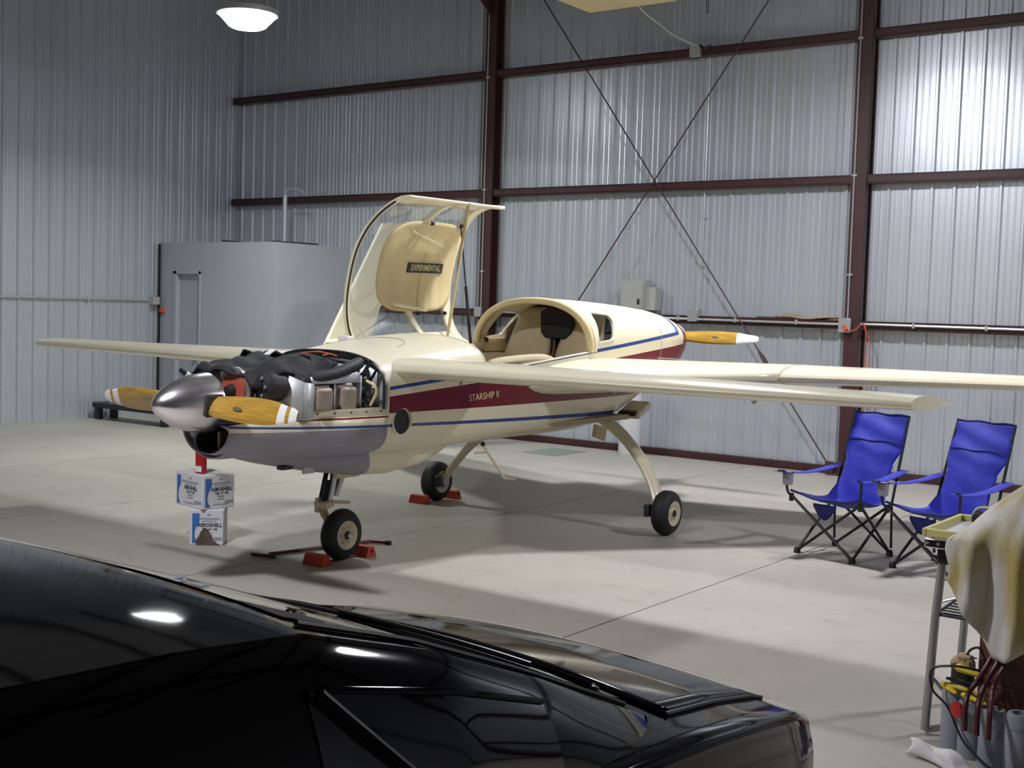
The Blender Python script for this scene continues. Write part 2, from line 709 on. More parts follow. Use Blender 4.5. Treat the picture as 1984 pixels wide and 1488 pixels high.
wall_right = MB().box((XE - .2, YW + .04, 0), (XR, YW + .14, 7.1)).obj('wall_right', 'plain_wall', smooth=False)
tag(wall_right, kind='structure')
x = -4.63 - 0.03 - SHEET_W * 16
while x < XR - SHEET_W:
    if x > XE - SHEET_W * 0.9:
        o = bpy.data.objects.new('wall_sheet', me)
        COL.objects.link(o)
        o.location = (x, YW, 0)
        o.parent = wall_right
    x += SHEET_W
wall_left = MB().box((XE - .14, YB, 0), (XE - .04, YW + .1, 8.6)).obj('wall_left', 'plain_wall', smooth=False)
tag(wall_left, kind='structure')
y = 11.10 - SHEET_W * 20
while y < YW:
    o = bpy.data.objects.new('wall_sheet', me)
    COL.objects.link(o)
    o.rotation_euler = (0, 0, PI / 2)
    o.location = (XE, y, 0)
    o.scale = (1, 1, 1.18)
    o.parent = wall_left
    y += SHEET_W
tag(MB().box((XE, YB - .1, 0), (XR, YB, 7.1)).obj('wall_back', 'plain_wall', smooth=False), kind='structure')
tag(MB().box((XR, YB, 0), (XR + .1, YW, 8.6)).obj('wall_front', 'plain_wall', smooth=False), kind='structure')
cl = MB()
for y0, z0, y1, z1 in ((YB - .1, EAVE, YRIDGE, RIDGE), (YRIDGE, RIDGE, YW + .15, EAVE)):
    cl.add([(XE - .1, y0, z0), (XR + .1, y0, z0), (XR + .1, y1, z1), (XE - .1, y1, z1),
            (XE - .1, y0, z0 + .1), (XR + .1, y0, z0 + .1), (XR + .1, y1, z1 + .1), (XE - .1, y1, z1 + .1)],
           [(0, 1, 2, 3), (7, 6, 5, 4), (0, 4, 5, 1), (1, 5, 6, 2), (2, 6, 7, 3), (3, 7, 4, 0)])
ceiling = tag(cl.obj('ceiling', 'ceiling', smooth=False), kind='structure')


def zroof(y):
    return EAVE + (RIDGE - EAVE) * (1 - abs(y - YRIDGE) / (YW - YRIDGE)) if y > YRIDGE else EAVE + (RIDGE - EAVE) * (1 - abs(y - YRIDGE) / (YRIDGE - YB))


# purlins under the roof
for y in (12.2, 10.4, 8.6, 6.8, 5.0, 3.2, 1.2, -0.8, -2.8, -4.8, -6.6):
    z = zroof(y)
    MB().box((XE, y - .03, z - .22), (XR, y + .03, z - .03)).obj('purlin', 'steel_red', ceiling, smooth=False)

# columns and rafters: one rigid frame each
COLX = [-10.44, -5.167, 0.11, 5.38]
COL_LABEL = ['dark red steel column with a thin white conduit, left of the crossed brace rods',
             'dark red steel column with an orange cord hanging beside it, behind the blue chairs',
             'dark red steel column third along the long ribbed wall',
             'dark red steel column farthest along the long ribbed wall']
for cx, lab in zip(COLX, COL_LABEL):
    t = thing('steel_column', lab, 'column', (cx, 13.75, 0))
    t['kind'] = 'structure'
    MB().box((cx - .09, 13.675, .012), (cx + .09, 13.688, 6.7)).obj('inner_flange', 'steel_red', t, smooth=False)
    MB().box((cx - .008, 13.688, .012), (cx + .008, 13.84, 6.8)).obj('web', 'steel_red', t, smooth=False)
    MB().box((cx - .09, 13.84, .012), (cx + .09, 13.855, 6.8)).obj('outer_flange', 'steel_red', t, smooth=False)
    MB().box((cx - .12, 13.64, 0), (cx + .12, 13.86, .012)).obj('base_plate', 'steel_red', t, smooth=False)
    r = MB()
    for ya, yb_ in ((13.69, YRIDGE), (YRIDGE, YB + .1)):
        za, zb_ = zroof(min(ya, 13.4)) - .25, zroof(yb_) - .25
        r.bar((cx, ya, za - .03), (cx, yb_, zb_ - .03), .016, .40)
        r.bar((cx, ya, za - .23), (cx, yb_, zb_ - .23), .22, .016)
        r.bar((cx, ya, za + .17), (cx, yb_, zb_ + .17), .22, .016)
    r.prism([(13.69, 5.75), (13.69, 6.7), (12.3, 6.7)], 'x', cx - .008, cx + .008)
    r.obj('rafter', 'steel_red', t, smooth=False)

# girts: C channels bay by bay, and the base angle
bays = [(XE + .02, COLX[0] - .092), (COLX[0] + .092, COLX[1] - .092), (COLX[1] + .092, COLX[2] - .092),
        (COLX[2] + .092, COLX[3] - .092)]
for gz in (1.73, 3.38, 5.00):
    for a, b in bays:
        h = .05
        MB().prism([(13.84, gz - h), (13.845, gz + h), (13.70, gz + h), (13.70, gz + h - .02), (13.705, gz + h - .02), (13.705, gz + h - .005),
                    (13.835, gz + h - .005), (13.835, gz - h + .005), (13.705, gz - h + .005), (13.705, gz - h + .02), (13.70, gz - h + .02),
                    (13.70, gz - h), (13.84, gz - h)][:13], 'x', a, b).obj('girt', 'steel_red', wall_right, smooth=False)
        MB().box((a, 13.700, gz - h), (b, 13.704, gz + h)).obj('girt_face', 'steel_red', wall_right, smooth=False)
bb = MB()
for a, b in [(XE + .02, COLX[0] - .165), (COLX[0] + .165, COLX[1] - .165), (COLX[1] + .165, COLX[2] - .165), (COLX[2] + .165, XR)]:
    bb.box((a, 13.76, 0), (b, 13.865, .008))
    bb.box((a, 13.80, .008), (b, 13.865, .085))
tag(bb.obj('baseboard_right', 'steel_red', smooth=False), kind='structure')

# crossed brace rods with turnbuckles
RODS = [((-10.05, 13.63, 6.12 + .45), (-5.335, 13.63, .10), 'thin dark brace rod running down to the foot of the column behind the chairs'),
        ((-5.35, 13.605, 6.12 + .75), (-10.12, 13.605, .10), 'thin dark brace rod running up from behind the aircraft toward the upper right column')]
for p, q, lab in RODS:
    p, q = Vector(p), Vector(q)
    if p.z > 6.0:                       # stop at the eave
        k_ = (6.05 - q.z) / (p.z - q.z)
        p = q + (p - q) * k_
    d = (p - q).normalized()
    t = thing('brace_rod', lab, 'brace rod', q)
    MB().tube([q, p], .009, 8).obj('rod', 'steel_red', t)
    MB().tube([q + d * 1.20, q + d * 1.30, q + d * 1.5, q + d * 1.6], [.012, .026, .026, .012], 8).obj('turnbuckle', 'steel_red', t)
    MB().box(q - Vector((.05, .02, .09)), q + Vector((.05, .02, .06))).obj('clevis', 'steel_red', t, bevel=.008)

# conduits and junction boxes on the long wall
for a, b, lab in ((-10.33, -5.31, 'silver conduit along the lowest girt between the two columns'),
                  (-5.06, 0.0, 'silver conduit along the lowest girt right of the column behind the chairs')):
    t = thing('conduit', lab, 'conduit', (a, 13.67, 1.745))
    MB().tube([(a, 13.668, 1.745), (b, 13.668, 1.735)], .014, 8).obj('pipe', 'conduit', t)
    x = a + .6
    while x < b:
        MB().box((x - .014, 13.65, 1.715), (x + .014, 13.70, 1.77)).obj('clip', 'conduit', t, bevel=.004)
        x += .78
for x, z0, z1, lab in ((COLX[0] - .03, 1.80, 6.0, 'thin white conduit running up the column beside the open canopy'),
                       (COLX[1] - .045, 1.80, 6.0, 'thin white conduit running up the column behind the blue chairs')):
    t = thing('conduit_riser', lab, 'conduit', (x, 13.66, z0))
    MB().tube([(x, 13.662, z0), (x, 13.662, z1)], .010, 8).obj('pipe', 'conduit', t)
    for z in (2.3, 3.42, 4.95):
        MB().box((x - .03, 13.654, z - .012), (x + .03, 13.675, z + .012)).obj('clip', 'conduit', t, bevel=.003)


def jbox(x, y, z, lab, s=(.10, .06, .12), m='conduit'):
    t = thing('junction_box', lab, 'junction box', (x, y, z))
    MB().cbox((x, y, z), s).obj('body', m, t, bevel=.006)
    MB().cbox((x, y - s[1] / 2 - .004, z), (s[0] + .012, .008, s[2] + .012)).obj('cover', m, t, bevel=.004)
    return t


jbox(COLX[0] - .05, 13.64, 1.74, 'small grey electrical box on the column beside the open canopy')
jbox(COLX[1] - .06, 13.64, 1.725, 'small grey electrical box with an orange plug on the column behind the chairs', (.13, .06, .15))
jbox(-7.28, 13.66, 5.0, 'grey electrical box on the top girt under the curved flexible pipe', (.13, .06, .13))
jbox(-7.16, 13.64, 1.79, 'grey electrical box on the lowest girt above the rear propeller', (.11, .08, .15))
jbox(-8.05, 13.64, 1.75, 'small grey box on the lowest girt under the breaker panel', (.08, .05, .08))
t = thing('conduit_riser', 'thin grey conduit rising up the ribbed wall above the rear propeller', 'conduit', (-7.16, 13.81, 1.9))
MB().tube([(-7.16, 13.81, 1.86), (-7.16, 13.81, 4.94)], .011, 8).obj('pipe', 'conduit', t)
for z in (2.4, 3.0, 4.2):
    MB().cbox((-7.16, 13.825, z), (.05, .03, .02)).obj('clip', 'conduit', t, bevel=.003)
t = thing('flexible_conduit', 'curved flexible conduit hanging from the roof to the top girt', 'conduit', (-7.2, 13.6, 5.0))
MB().tube(spline([(-8.0, 12.6, 7.1), (-7.95, 13.1, 5.75), (-7.62, 13.45, 5.28), (-7.32, 13.6, 5.09), (-7.16, 13.62, 5.04)], 6), .016, 8).obj('pipe', 'conduit', t)
MB().tube([(-7.2, 13.6, 5.05), (-7.12, 13.58, 5.0), (-7.05, 13.6, 5.04)], .018, 8).obj('elbow', 'black_metal', t)

# breaker panel
t = thing('breaker_panel', 'tall grey breaker panel on the ribbed wall behind the tail', 'breaker panel', (-7.95, 13.7, 1.8))
MB().box((-8.20, 13.60, 1.83), (-7.86, 13.825, 2.21)).obj('body', 'grey_box', t, bevel=.006)
MB().box((-8.18, 13.585, 1.85), (-7.88, 13.60, 2.19)).obj('door', 'grey_box', t, bevel=.006)
MB().box((-7.93, 13.57, 1.90), (-7.90, 13.585, 1.97)).obj('latch', 'black_metal', t, bevel=.004)
MB().box((-7.86, 13.66, 1.83), (-7.72, 13.825, 2.12)).obj('side_box', 'grey_box', t, bevel=.006)

# cardboard on the girt and the orange cord
t = thing('cardboard_sheet', 'flattened piece of brown cardboard lying on the lowest girt', 'cardboard', (-5.8, 13.76, 1.78))


def cardf(u, v):
    return (-6.12 + .75 * u, 13.69 + .13 * v, 1.80 + .012 * math.sin(u * 9) + .02 * v * math.sin(u * 5 + 1) + .01)


MB().grid(cardf, 14, 4).obj('sheet', 'card_brown', t, thick=.018)
MB().box((-6.35, 13.70, 1.781), (-6.1, 13.80, 1.795)).obj('strip', 'steel_red', t)
t = thing('orange_cord', 'orange extension cord hanging beside the column behind the blue chairs', 'cord', (-5.0, 13.6, 1.0))
cord = [(-5.22, 13.59, 1.71), (-5.17, 13.55, 1.66), (-5.08, 13.56, 1.68), (-5.01, 13.62, 1.75), (-4.98, 13.64, 1.6), (-4.99, 13.65, 1.0),
        (-4.95, 13.64, .6), (-4.90, 13.63, .3), (-4.86, 13.60, .06), (-4.72, 13.55, .012), (-4.47, 13.50, .012)]
MB().tube(spline(cord, 6), .006, 6).obj('cord', 'orange', t)
MB().tube(spline([(-5.01, 13.62, 1.75), (-4.93, 13.63, 1.5), (-4.94, 13.64, 1.0), (-4.91, 13.63, .62), (-4.93, 13.64, .55)], 6), .006, 6).obj('cord', 'orange', t)
MB().tube([(-5.23, 13.60, 1.715), (-5.18, 13.56, 1.665)], .022, 8).obj('plug', 'orange', t)

# white tank by the wall behind the gear leg, mat on the floor
t = thing('water_tank', 'white cylindrical tank standing against the ribbed wall behind the main gear leg', 'tank', (-7.95, 13.55, 0))
MB().lathe((-7.95, 13.55, 0), (0, 0, 1), [(.0, .13), (.02, .14), (.98, .14), (1.04, .12), (1.07, .05), (1.07, 0)], 24).obj('shell', 'plastic_white', t)
MB().lathe((-7.95, 13.55, 1.07), (0, 0, 1), [(0, .03), (.05, .03), (.06, 0)], 12).obj('cap', 'grey_box', t)
mt = MB().box((-8.95, 12.62, 0), (-8.45, 13.32, .006)).obj('floor_mat', 'floor_mat', bevel=.002)
tag(mt, 'thin grey-green mat lying on the floor near the base of the ribbed wall', 'mat')

# ------------------------------------------------------------------ office in the corner
YO, XO, ZO = 12.29, -13.14, 2.64
wo = MB()
wo.box((XE, YO, 0), (-15.33, YO + .1, ZO))
wo.box((-14.72, YO, 0), (XO, YO + .1, ZO))
wo.box((-15.33, YO, 2.21), (-14.72, YO + .1, ZO))
wo.box((XO - .1, YO + .1, 0), (XO, 13.84, ZO))
wo.box((XE, YO + .1, ZO - .1), (XO - .1, 13.84, ZO - .02))
wo = tag(wo.obj('wall_office', 'office_white', smooth=False), kind='structure')
d1 = MB().box((-15.26, YO + .06, .01), (-14.74, YO + .1, 2.17)).obj('door_1', 'office_white', smooth=False)
tag(d1, kind='structure')
MB().box((-15.33, YO - .015, 0), (-15.26, YO + .1, 2.21)).obj('door_frame', 'office_white', d1, smooth=False)
MB().box((-14.74, YO - .015, 0), (-14.71, YO + .1, 2.21)).obj('door_frame', 'office_white', d1, smooth=False)
MB().box((-15.33, YO - .015, 2.17), (-14.71, YO + .1, 2.22)).obj('door_frame', 'office_white', d1, smooth=False)
MB().lathe((-14.82, YO + .06, .95), (0, -1, 0), [(0, .03), (.02, .03), (.03, .015), (.05, .03), (.08, .025), (.085, 0)], 12).obj('knob', 'alloy', d1)
for x0, x1, y0, z_, rz, lab in ((-14.25, -13.75, 12.42, ZO, .1, 'thin dark board lying on the office roof near the end wall'),
                                (-13.2, -12.9, 12.9, ZO, .0, 'thin dark board lying along the edge of the office roof')):
    pass
o = MB().cbox((-14.05, 12.40, ZO + .012), (.55, .10, .02), Matrix.Rotation(.06, 3, 'Y')).obj('roof_board', 'steel_red')
tag(o, 'thin dark board lying on the office roof above the door wall', 'board')
o = MB().cbox((-13.2, 12.75, ZO + .012), (.10, .85, .02), Matrix.Rotation(.01, 3, 'X')).obj('roof_board', 'steel_red')
tag(o, 'thin dark board lying along the side edge of the office roof', 'board')
t = thing('vent_pipe', 'grey vent pipe with a bent top standing behind the office roof', 'pipe', (-13.9, 13.2, ZO - .02))
MB().tube([(-13.9, 13.2, ZO - .02), (-13.9, 13.2, 3.40)], .035, 12).obj('pipe', 'galv', t)
MB().tube(spline([(-13.9, 13.2, 3.40), (-13.88, 13.2, 3.47), (-13.78, 13.22, 3.50), (-13.62, 13.24, 3.47), (-13.55, 13.25, 3.42)], 4), .018, 8).obj('elbow', 'galv', t)
# end wall conduit, box, downpipe, orange light
t = thing('conduit', 'grey conduit running across the end wall to the office corner', 'conduit', (XE + .02, 6, 1.73))
MB().tube([(XE + .052, 2.0, 1.715), (XE + .052, 12.08, 1.755)], .016, 8).obj('pipe', 'grey_box', t)
for y in (3.5, 5.0, 6.5, 8.0, 9.5, 11.0):
    MB().box((XE + .033, y - .015, 1.70), (XE + .07, y + .015, 1.78)).obj('clip', 'grey_box', t, bevel=.004)
jbox(XE + .085, 12.16, 1.75, 'grey electrical box where the end wall meets the office', (.10, .12, .12), 'grey_box')
t = thing('downpipe', 'thin dark cable running down the corner between end wall and office', 'cable', (XE + .04, 12.26, 0))
MB().tube(spline([(XE + .06, 12.262, 2.62), (XE + .06, 12.265, 1.7), (XE + .08, 12.255, 1.3), (XE + .06, 12.262, 1.0), (XE + .06, 12.265, .05)], 5), .018, 6).obj('cable', 'black_metal', t)
t = thing('warning_light', 'small orange light on the office wall beside the cable', 'light', (-15.56, 12.27, 1.60))
MB().lathe((-15.56, 12.289, 1.6), (0, -1, 0), [(0, .045), (.02, .045), (.03, .04), (.06, .036), (.075, .02), (.078, 0)], 14).obj('lens', 'orange', t)
MB().box((-15.605, 12.284, 1.55), (-15.515, 12.2899, 1.65)).obj('base', 'grey_box', t)

# low black bench by the end wall
t = thing('low_bench', 'low black bench standing on the floor by the end wall', 'bench', (-15.2, 11.3, 0))
MB().box((-15.55, 11.02, .17), (-13.9, 11.4, .25)).obj('top', 'black_metal', t, bevel=.01)
for x in (-15.47, -13.98):
    for y in (11.08, 11.34):
        MB().box((x - .05, y - .04, 0), (x + .05, y + .04, .17)).obj('leg', 'black_metal', t, bevel=.006)

# unit heater hung from the roof and its gas pipe
t = thing('unit_heater', 'cream box of a heater hanging from the roof above the brace rods', 'heater', (-6.8, 11.5, 5.2))
hb = MB().box((-7.68, 11.15, 5.12), (-6.55, 11.85, 5.75)).obj('cabinet', 'cream_in', t, bevel=.03)
for i in range(9):
    MB().box((-7.55 + i * .105, 11.125, 5.25), (-7.49 + i * .105, 11.15, 5.65)).obj('louvre', 'cream_in', t)
for x in (-7.5, -6.7):
    for y in (11.25, 11.75):
        MB().tube([(x, y, 5.74), (x, y, zroof(y))], .008, 6).obj('hanger_rod', 'black_metal', t)
MB().tube(spline([(-6.60, 11.5, 5.60), (-6.40, 11.5, 5.42), (-6.22, 11.5, 5.18), (-6.10, 11.5, 5.14), (-6.02, 11.5, 5.16)], 5), .016, 8).obj('gas_pipe', 'black_metal', t)
MB().tube([(-6.02, 11.5, 5.60), (-6.02, 11.5, 4.86)], .015, 8).obj('drip_leg', 'black_metal', t)
MB().tube([(-6.02, 11.5, 5.60), (-6.02, 11.5, zroof(11.5) - .02)], .015, 8).obj('gas_pipe', 'black_metal', t)

# ------------------------------------------------------------------ high bay lamps
LAMP_LABEL = ['bright round high-bay lamp hanging near the end wall and office',
              'bright round high-bay lamp hanging over the rear of the aircraft',
              'bright round high-bay lamp hanging beyond the blue chairs',
              'bright round high-bay lamp hanging above the black car roof',
              'bright round high-bay lamp hanging above the black car roof',
              'bright round high-bay lamp hanging above the work cart side of the hangar',
              'bright round high-bay lamp hanging behind the black car',
              'bright round high-bay lamp hanging in the far back corner of the hangar']
lamp0 = None
LD = bpy.data.lights.new('lamp_light', 'AREA')
LD.shape = 'DISK'
LD.size = .42
LD.energy = LAMP_WATTS
LD.color = LAMP_TINT
LD.spread = math.radians(LAMP_SPREAD)
# the lamp by the end wall is an older, dimmer and greener discharge lamp
LD_OLD = LD.copy()
LD_OLD.energy = LAMP_WATTS * .82
LD_OLD.spread = math.radians(150)
LD_OLD.color = (0.94, 1.0, 0.95)
for p, lab in zip(LAMP_SPOTS, LAMP_LABEL):
    if lamp0 is None:
        t = lamp0 = thing('high_bay_lamp', lab, 'lamp', p, group='high bay lamps')
        P0 = Vector(p)
        MB().lathe(P0, (0, 0, 1), [(-.15, 0), (-.15, .18), (-.13, .22), (.0, .34), (.02, .34)], 32).obj('refractor', 'lamp_glow', t)
        MB().lathe(P0, (0, 0, 1), [(.021, .36), (.06, .36), (.12, .20), (.16, .15), (.42, .14), (.46, .10), (.46, 0)], 32).obj('housing', 'lamp_shell', t)
        MB().lathe(P0, (0, 0, 1), [(.0, .362), (.06, .362)], 32).obj('rim', 'lamp_shell', t, thick=.01)
        lo_ = bpy.data.objects.new('lamp_light', LD)
        COL.objects.link(lo_)
        lo_.parent = t
        lo_.location = (0, 0, -.158)
        z_ = zroof(p[1]) - p[2] - .1
        MB().tube([P0 + Vector((0, 0, .44)), P0 + Vector((0, 0, z_))], .012, 8).obj('hanger', 'lamp_shell', t)
    else:
        t = copy_tree(lamp0)
        t.location = p
        t['label'] = lab
for ch in lamp0.children:
    if ch.type == 'LIGHT':
        ch.data = LD_OLD
    elif ch.name.startswith('refractor'):
        ch.data = ch.data.copy()
        ch.data.materials[0] = MATS['lamp_glow_old']

# ================================================================== AIRCRAFT
air = thing('canard_aircraft', 'cream push-pull canard aircraft with red band and blue stripes, canopy open and front cowl off', 'aircraft', AO)


def A(u, y, z):
    return Vector((AX + u, y, z))


FUS = [  # Y, half width, bottom, sill, top, lower exponent, upper exponent
    (6.15, .560, .775, 1.24, 1.475, 3.6, 2.6), (6.50, .580, .768, 1.27, 1.53, 3.6, 2.6), (6.85, .600, .765, 1.30, 1.572, 3.6, 2.6),
    (7.15, .610, .765, 1.33, 1.585, 3.6, 2.6), (7.45, .615, .765, 1.355, 1.63, 3.6, 2.6), (7.85, .615, .77, 1.39, 1.72, 3.5, 2.5),
    (8.25, .612, .766, 1.43, 1.83, 3.3, 2.4), (8.60, .605, .762, 1.46, 1.89, 3.1, 2.35), (8.90, .597, .765, 1.488, 1.893, 2.9, 2.3),
    (9.20, .585, .785, 1.515, 1.885, 2.7, 2.3), (9.50, .568, .845, 1.54, 1.873, 2.5, 2.25), (9.80, .548, .95, 1.555, 1.858, 2.4, 2.2),
    (10.10, .520, 1.06, 1.56, 1.838, 2.3, 2.2), (10.35, .485, 1.15, 1.56, 1.808, 2.2, 2.1), (10.50, .450, 1.22, 1.56, 1.775, 2.2, 2.0),
    (10.57, .405, 1.26, 1.56, 1.735, 2.2, 2.0), (10.60, .33, 1.33, 1.56, 1.68, 2.0, 2.0), (10.60, .20, 1.45, 1.56, 1.62, 2, 2)]
NL, NU = 30, 18


def fus_ring(y, grow=0.0):
    wd, zb, zs, zt, el, eu = lerp_tab(FUS, y)
    wd += grow
    zb -= grow
    zt += grow
    ring = []
    for i in range(NL + 1):                  # bottom centre -> port sill
        a = PI / 2 * i / NL
        ring.append(A(wd * math.sin(a) ** (2 / el), y, zs - (zs - zb) * max(0, math.cos(a)) ** (2 / el)))
    for i in range(1, NU + 1):               # port sill -> top centre
        a = PI / 2 * i / NU
        ring.append(A(wd * max(0, math.cos(a)) ** (2 / eu), y, zs + (zt - zs) * math.sin(a) ** (2 / eu)))
    mir = [Vector((2 * AX - p.x, p.y, p.z)) for p in ring[1:-1]][::-1]
    return ring + mir


ys = []
for a, b in zip(FUS[:-1], FUS[1:]):
    n = 3 if b[0] - a[0] > .2 else (2 if b[0] - a[0] > .1 else 1)
    ys += [a[0] + (b[0] - a[0]) * i / n for i in range(n)]
YO1, YO2 = 7.15, 8.60           # cockpit opening
rings = [fus_ring(y) for y in ys]
wd_, zb_, zs_, zt_, _, _ = FUS[-1][1:]
last = []
for p in rings[-1]:
    last.append(Vector((AX + (p.x - AX) * .55, 10.601, 1.55 + (p.z - 1.55) * .5)))
rings.append(last)
ys.append(10.601)
n = len(rings[0])
fb = MB()
for r in rings:
    fb.v += r
for i in range(len(rings) - 1):
    ym = (ys[i] + ys[i + 1]) / 2
    for j in range(n):
        upper = NL <= j < NL + 2 * NU
        if upper and YO1 < ym < YO2:
            continue
        a, b = i * n + j, i * n + (j + 1) % n
        fb.f.append((a, b, b + n, a + n))
        fb.m.append(0)
fuselage = fb.obj('fuselage', 'livery', air, ang=40, thick=.022, off=-1)

# rear cowl seam, rim of the cockpit hoop, sill beading, deck panel line
def ring_strip(name, y0, y1, lo, hi, grow, m, parent, th=.006):
    mb = MB()
    r0, r1 = fus_ring(y0, grow), fus_ring(y1, grow)
    mb.loft([r0[lo:hi], r1[lo:hi]], closed=False)
    return mb.obj(name, m, parent, thick=th)


ring_strip('cowl_seam', 9.858, 9.866, 8, NL + 2 * NU + 20, .0012, 'cast_grey', fuselage, .002)
ring_strip('hoop_rim', 8.565, 8.615, NL, NL + 2 * NU + 1, .010, 'cream_in', fuselage, .05)
ring_strip('hoop_rim', 8.628, 8.665, NL, NL + 2 * NU + 1, .006, 'cream', fuselage, .03)
for s in (-1, 1):
    mb = MB()
    mb.tube([(AX + s * (lerp_tab(FUS, y)[0] - .012), y, lerp_tab(FUS, y)[2] + .002) for y in (7.15, 7.5, 7.85, 8.2, 8.6)], .011, 8)
    mb.obj('sill', 'cream', fuselage)
mb = MB()
mb.loft([fus_ring(7.148, .004)[NL:NL + 2 * NU + 1], fus_ring(7.162, .002)[NL:NL + 2 * NU + 1]], closed=False)
mb.obj('deck_edge', 'cream', fuselage, thick=.03)
# panel line of the forward deck hatch
pl = [A(u, 6.62 + .25 * (1 - (u / .33) ** 2) ** .5 - .12, 0) for u in [-.33 + .66 * i / 16 for i in range(17)]]


def deck_z(u, y):
    wd, zb, zs, zt, el, eu = lerp_tab(FUS, y)
    return zs + (zt - zs) * max(0, 1 - abs(u / wd) ** eu) ** (1 / eu)


MB().tube([Vector((p.x, p.y, deck_z(p.x - AX, p.y) + .0015)) for p in pl], .0022, 5).obj('hatch_seam', 'cast_grey', fuselage)
MB().box(A(-.40, 6.66, deck_z(-.36, 6.68) - .01), A(-.30, 6.72, deck_z(-.36, 6.68) + .04)).obj('hinge_block', 'white_paint', fuselage, bevel=.008)

# rear side windows: cut through both sides of the shell, tinted panes set in
WQ = [(8.70, 1.54), (8.94, 1.565), (9.07, 1.765), (8.78, 1.785)]
WR = [.03, .035, .07, .015]


def round_poly(q, rad, k=7):
    out = []
    for i in range(len(q)):
        p, c, n_ = Vector((*q[i - 1], 0)), Vector((*q[i], 0)), Vector((*q[(i + 1) % len(q)], 0))
        d0, d1 = (p - c).normalized() * rad[i], (n_ - c).normalized() * rad[i]
        for j in range(k + 1):
            t_ = j / k
            v = (c + d0) * (1 - t_) ** 2 + c * 2 * t_ * (1 - t_) + (c + d1) * t_ ** 2
            out.append((v.x, v.y))
    return out


WO = round_poly(WQ, WR)
cut = MB().prism(WO, 'x', AX - 1, AX + 1)
cut.lathe(A(.40, 6.31, 1.016), (1, 0, 0), [(0, .092), (.4, .092)], 28)
cutter = cut.obj('cutter', 'cream', air, smooth=False)
md = fuselage.modifiers.new('cut', 'BOOLEAN')
md.object = cutter
md.operation = 'DIFFERENCE'
md.solver = 'EXACT'
bpy.context.view_layer.update()
dg = bpy.context.evaluated_depsgraph_get()
nm = bpy.data.meshes.new_from_object(fuselage.evaluated_get(dg))
fuselage.modifiers.clear()
fuselage.data = nm
nm.polygons.foreach_set('use_smooth', [True] * len(nm.polygons))
nm.set_sharp_from_angle(angle=math.radians(58))
bpy.data.objects.remove(cutter, do_unlink=True)


def skin_u(y, z, g=0.0):
    wd, zb, zs, zt, el, eu = lerp_tab(FUS, y)
    return wd * max(0, 1 - max(0, (z - zs) / (zt - zs)) ** eu) ** (1 / eu) + g


wcy, wcz = sum(p[0] for p in WO) / len(WO), sum(p[1] for p in WO) / len(WO)
for s in (1, -1):
    rings2 = []
    for q in (1.02, .75, .5, .25, .02):
        rr_ = []
        for a, b in WO:
            y, z = wcy + (a - wcy) * q, wcz + (b - wcz) * q
            rr_.append(A(s * skin_u(y, z, -.010), y, z))
        rings2.append(rr_)
    MB().loft(rings2, closed=True, cap0=False).obj('rear_side_window', 'tinted', fuselage)
    MB().tube([A(s * skin_u(a, b, .001), a, b) for a, b in WO + WO[:1]], .006, 6, cap=False).obj('window_frame', 'cream', fuselage)

# NACA style exhaust / cooling hole on the port side
cy_, cz_ = 6.31, 1.016
u0 = .548
MB().lathe(A(u0 - .12, cy_, cz_), (1, 0, 0), [(.03, .088), (.118, .092), (.126, .101), (.130, .097), (.128, .087), (.05, .084), (.03, .082)], 28).obj('vent_ring', 'cream', fuselage)
MB().lathe(A(u0 - .16, cy_, cz_), (1, 0, 0), [(.02, 0), (.02, .0825), (.154, .0835)], 28).obj('vent_shade_liner', 'black_metal', fuselage)  # black liner over the cream inner wall: the vent's inner shade, put in as colour

# belly keel with the nose gear bay
BEL = [(5.30, .10, .80), (5.55, .22, .735), (5.9, .30, .665), (6.25, .32, .61), (6.55, .32, .592), (6.9, .31, .625), (7.15, .27, .70), (7.3, .2, .78)]
br = []
for i in range(31):
    y = 5.30 + 2.0 * i / 30
    hw, zb = lerp_tab(BEL, y)
    ring = []
    for k in range(17):
        a = PI * k / 16
        ring.append(A(hw * math.copysign(abs(math.cos(a)) ** .55, math.cos(a)), y, .84 - (.84 - zb) * max(0, math.sin(a)) ** .6))
    br.append(ring)
MB().loft(br, closed=False).obj('belly_fairing', 'livery', air, ang=50, thick=.01)
MB().box(A(.12, 6.12, .60), A(.15, 6.34, .69)).obj('gear_door', 'cream_in', air, bevel=.004)

# open top lower front cowl
CW = [(5.09, .22, .835, 1.03, 2.2), (5.17, .29, .82, 1.05, 2.3), (5.30, .36, .80, 1.065, 2.5), (5.5, .44, .783, 1.068, 2.8),
      (5.8, .515, .776, 1.068, 3.2), (6.152, .5605, .775, 1.068, 3.6)]
cr = []
for i in range(25):
    y = 5.09 + (6.152 - 5.09) * i / 24
    wd, zb, zr, el = lerp_tab(CW, y)
    zs = 1.24 if y > 6 else 1.14 + .1 * (y - 4.98) / 1.0
    ring = []
    for k in range(-20, 21):
        a = PI / 2 * abs(k) / 20
        x_ = wd * math.sin(a) ** (2 / el)
        z_ = zr - (zr - zb) * max(0, math.cos(a)) ** (2 / el)
        ring.append(A(math.copysign(x_, k) if k else 0, y, z_))
    cr.append(ring)
cowl = MB().loft(cr, closed=False).obj('lower_cowl', 'livery', air, ang=45, thick=.008)
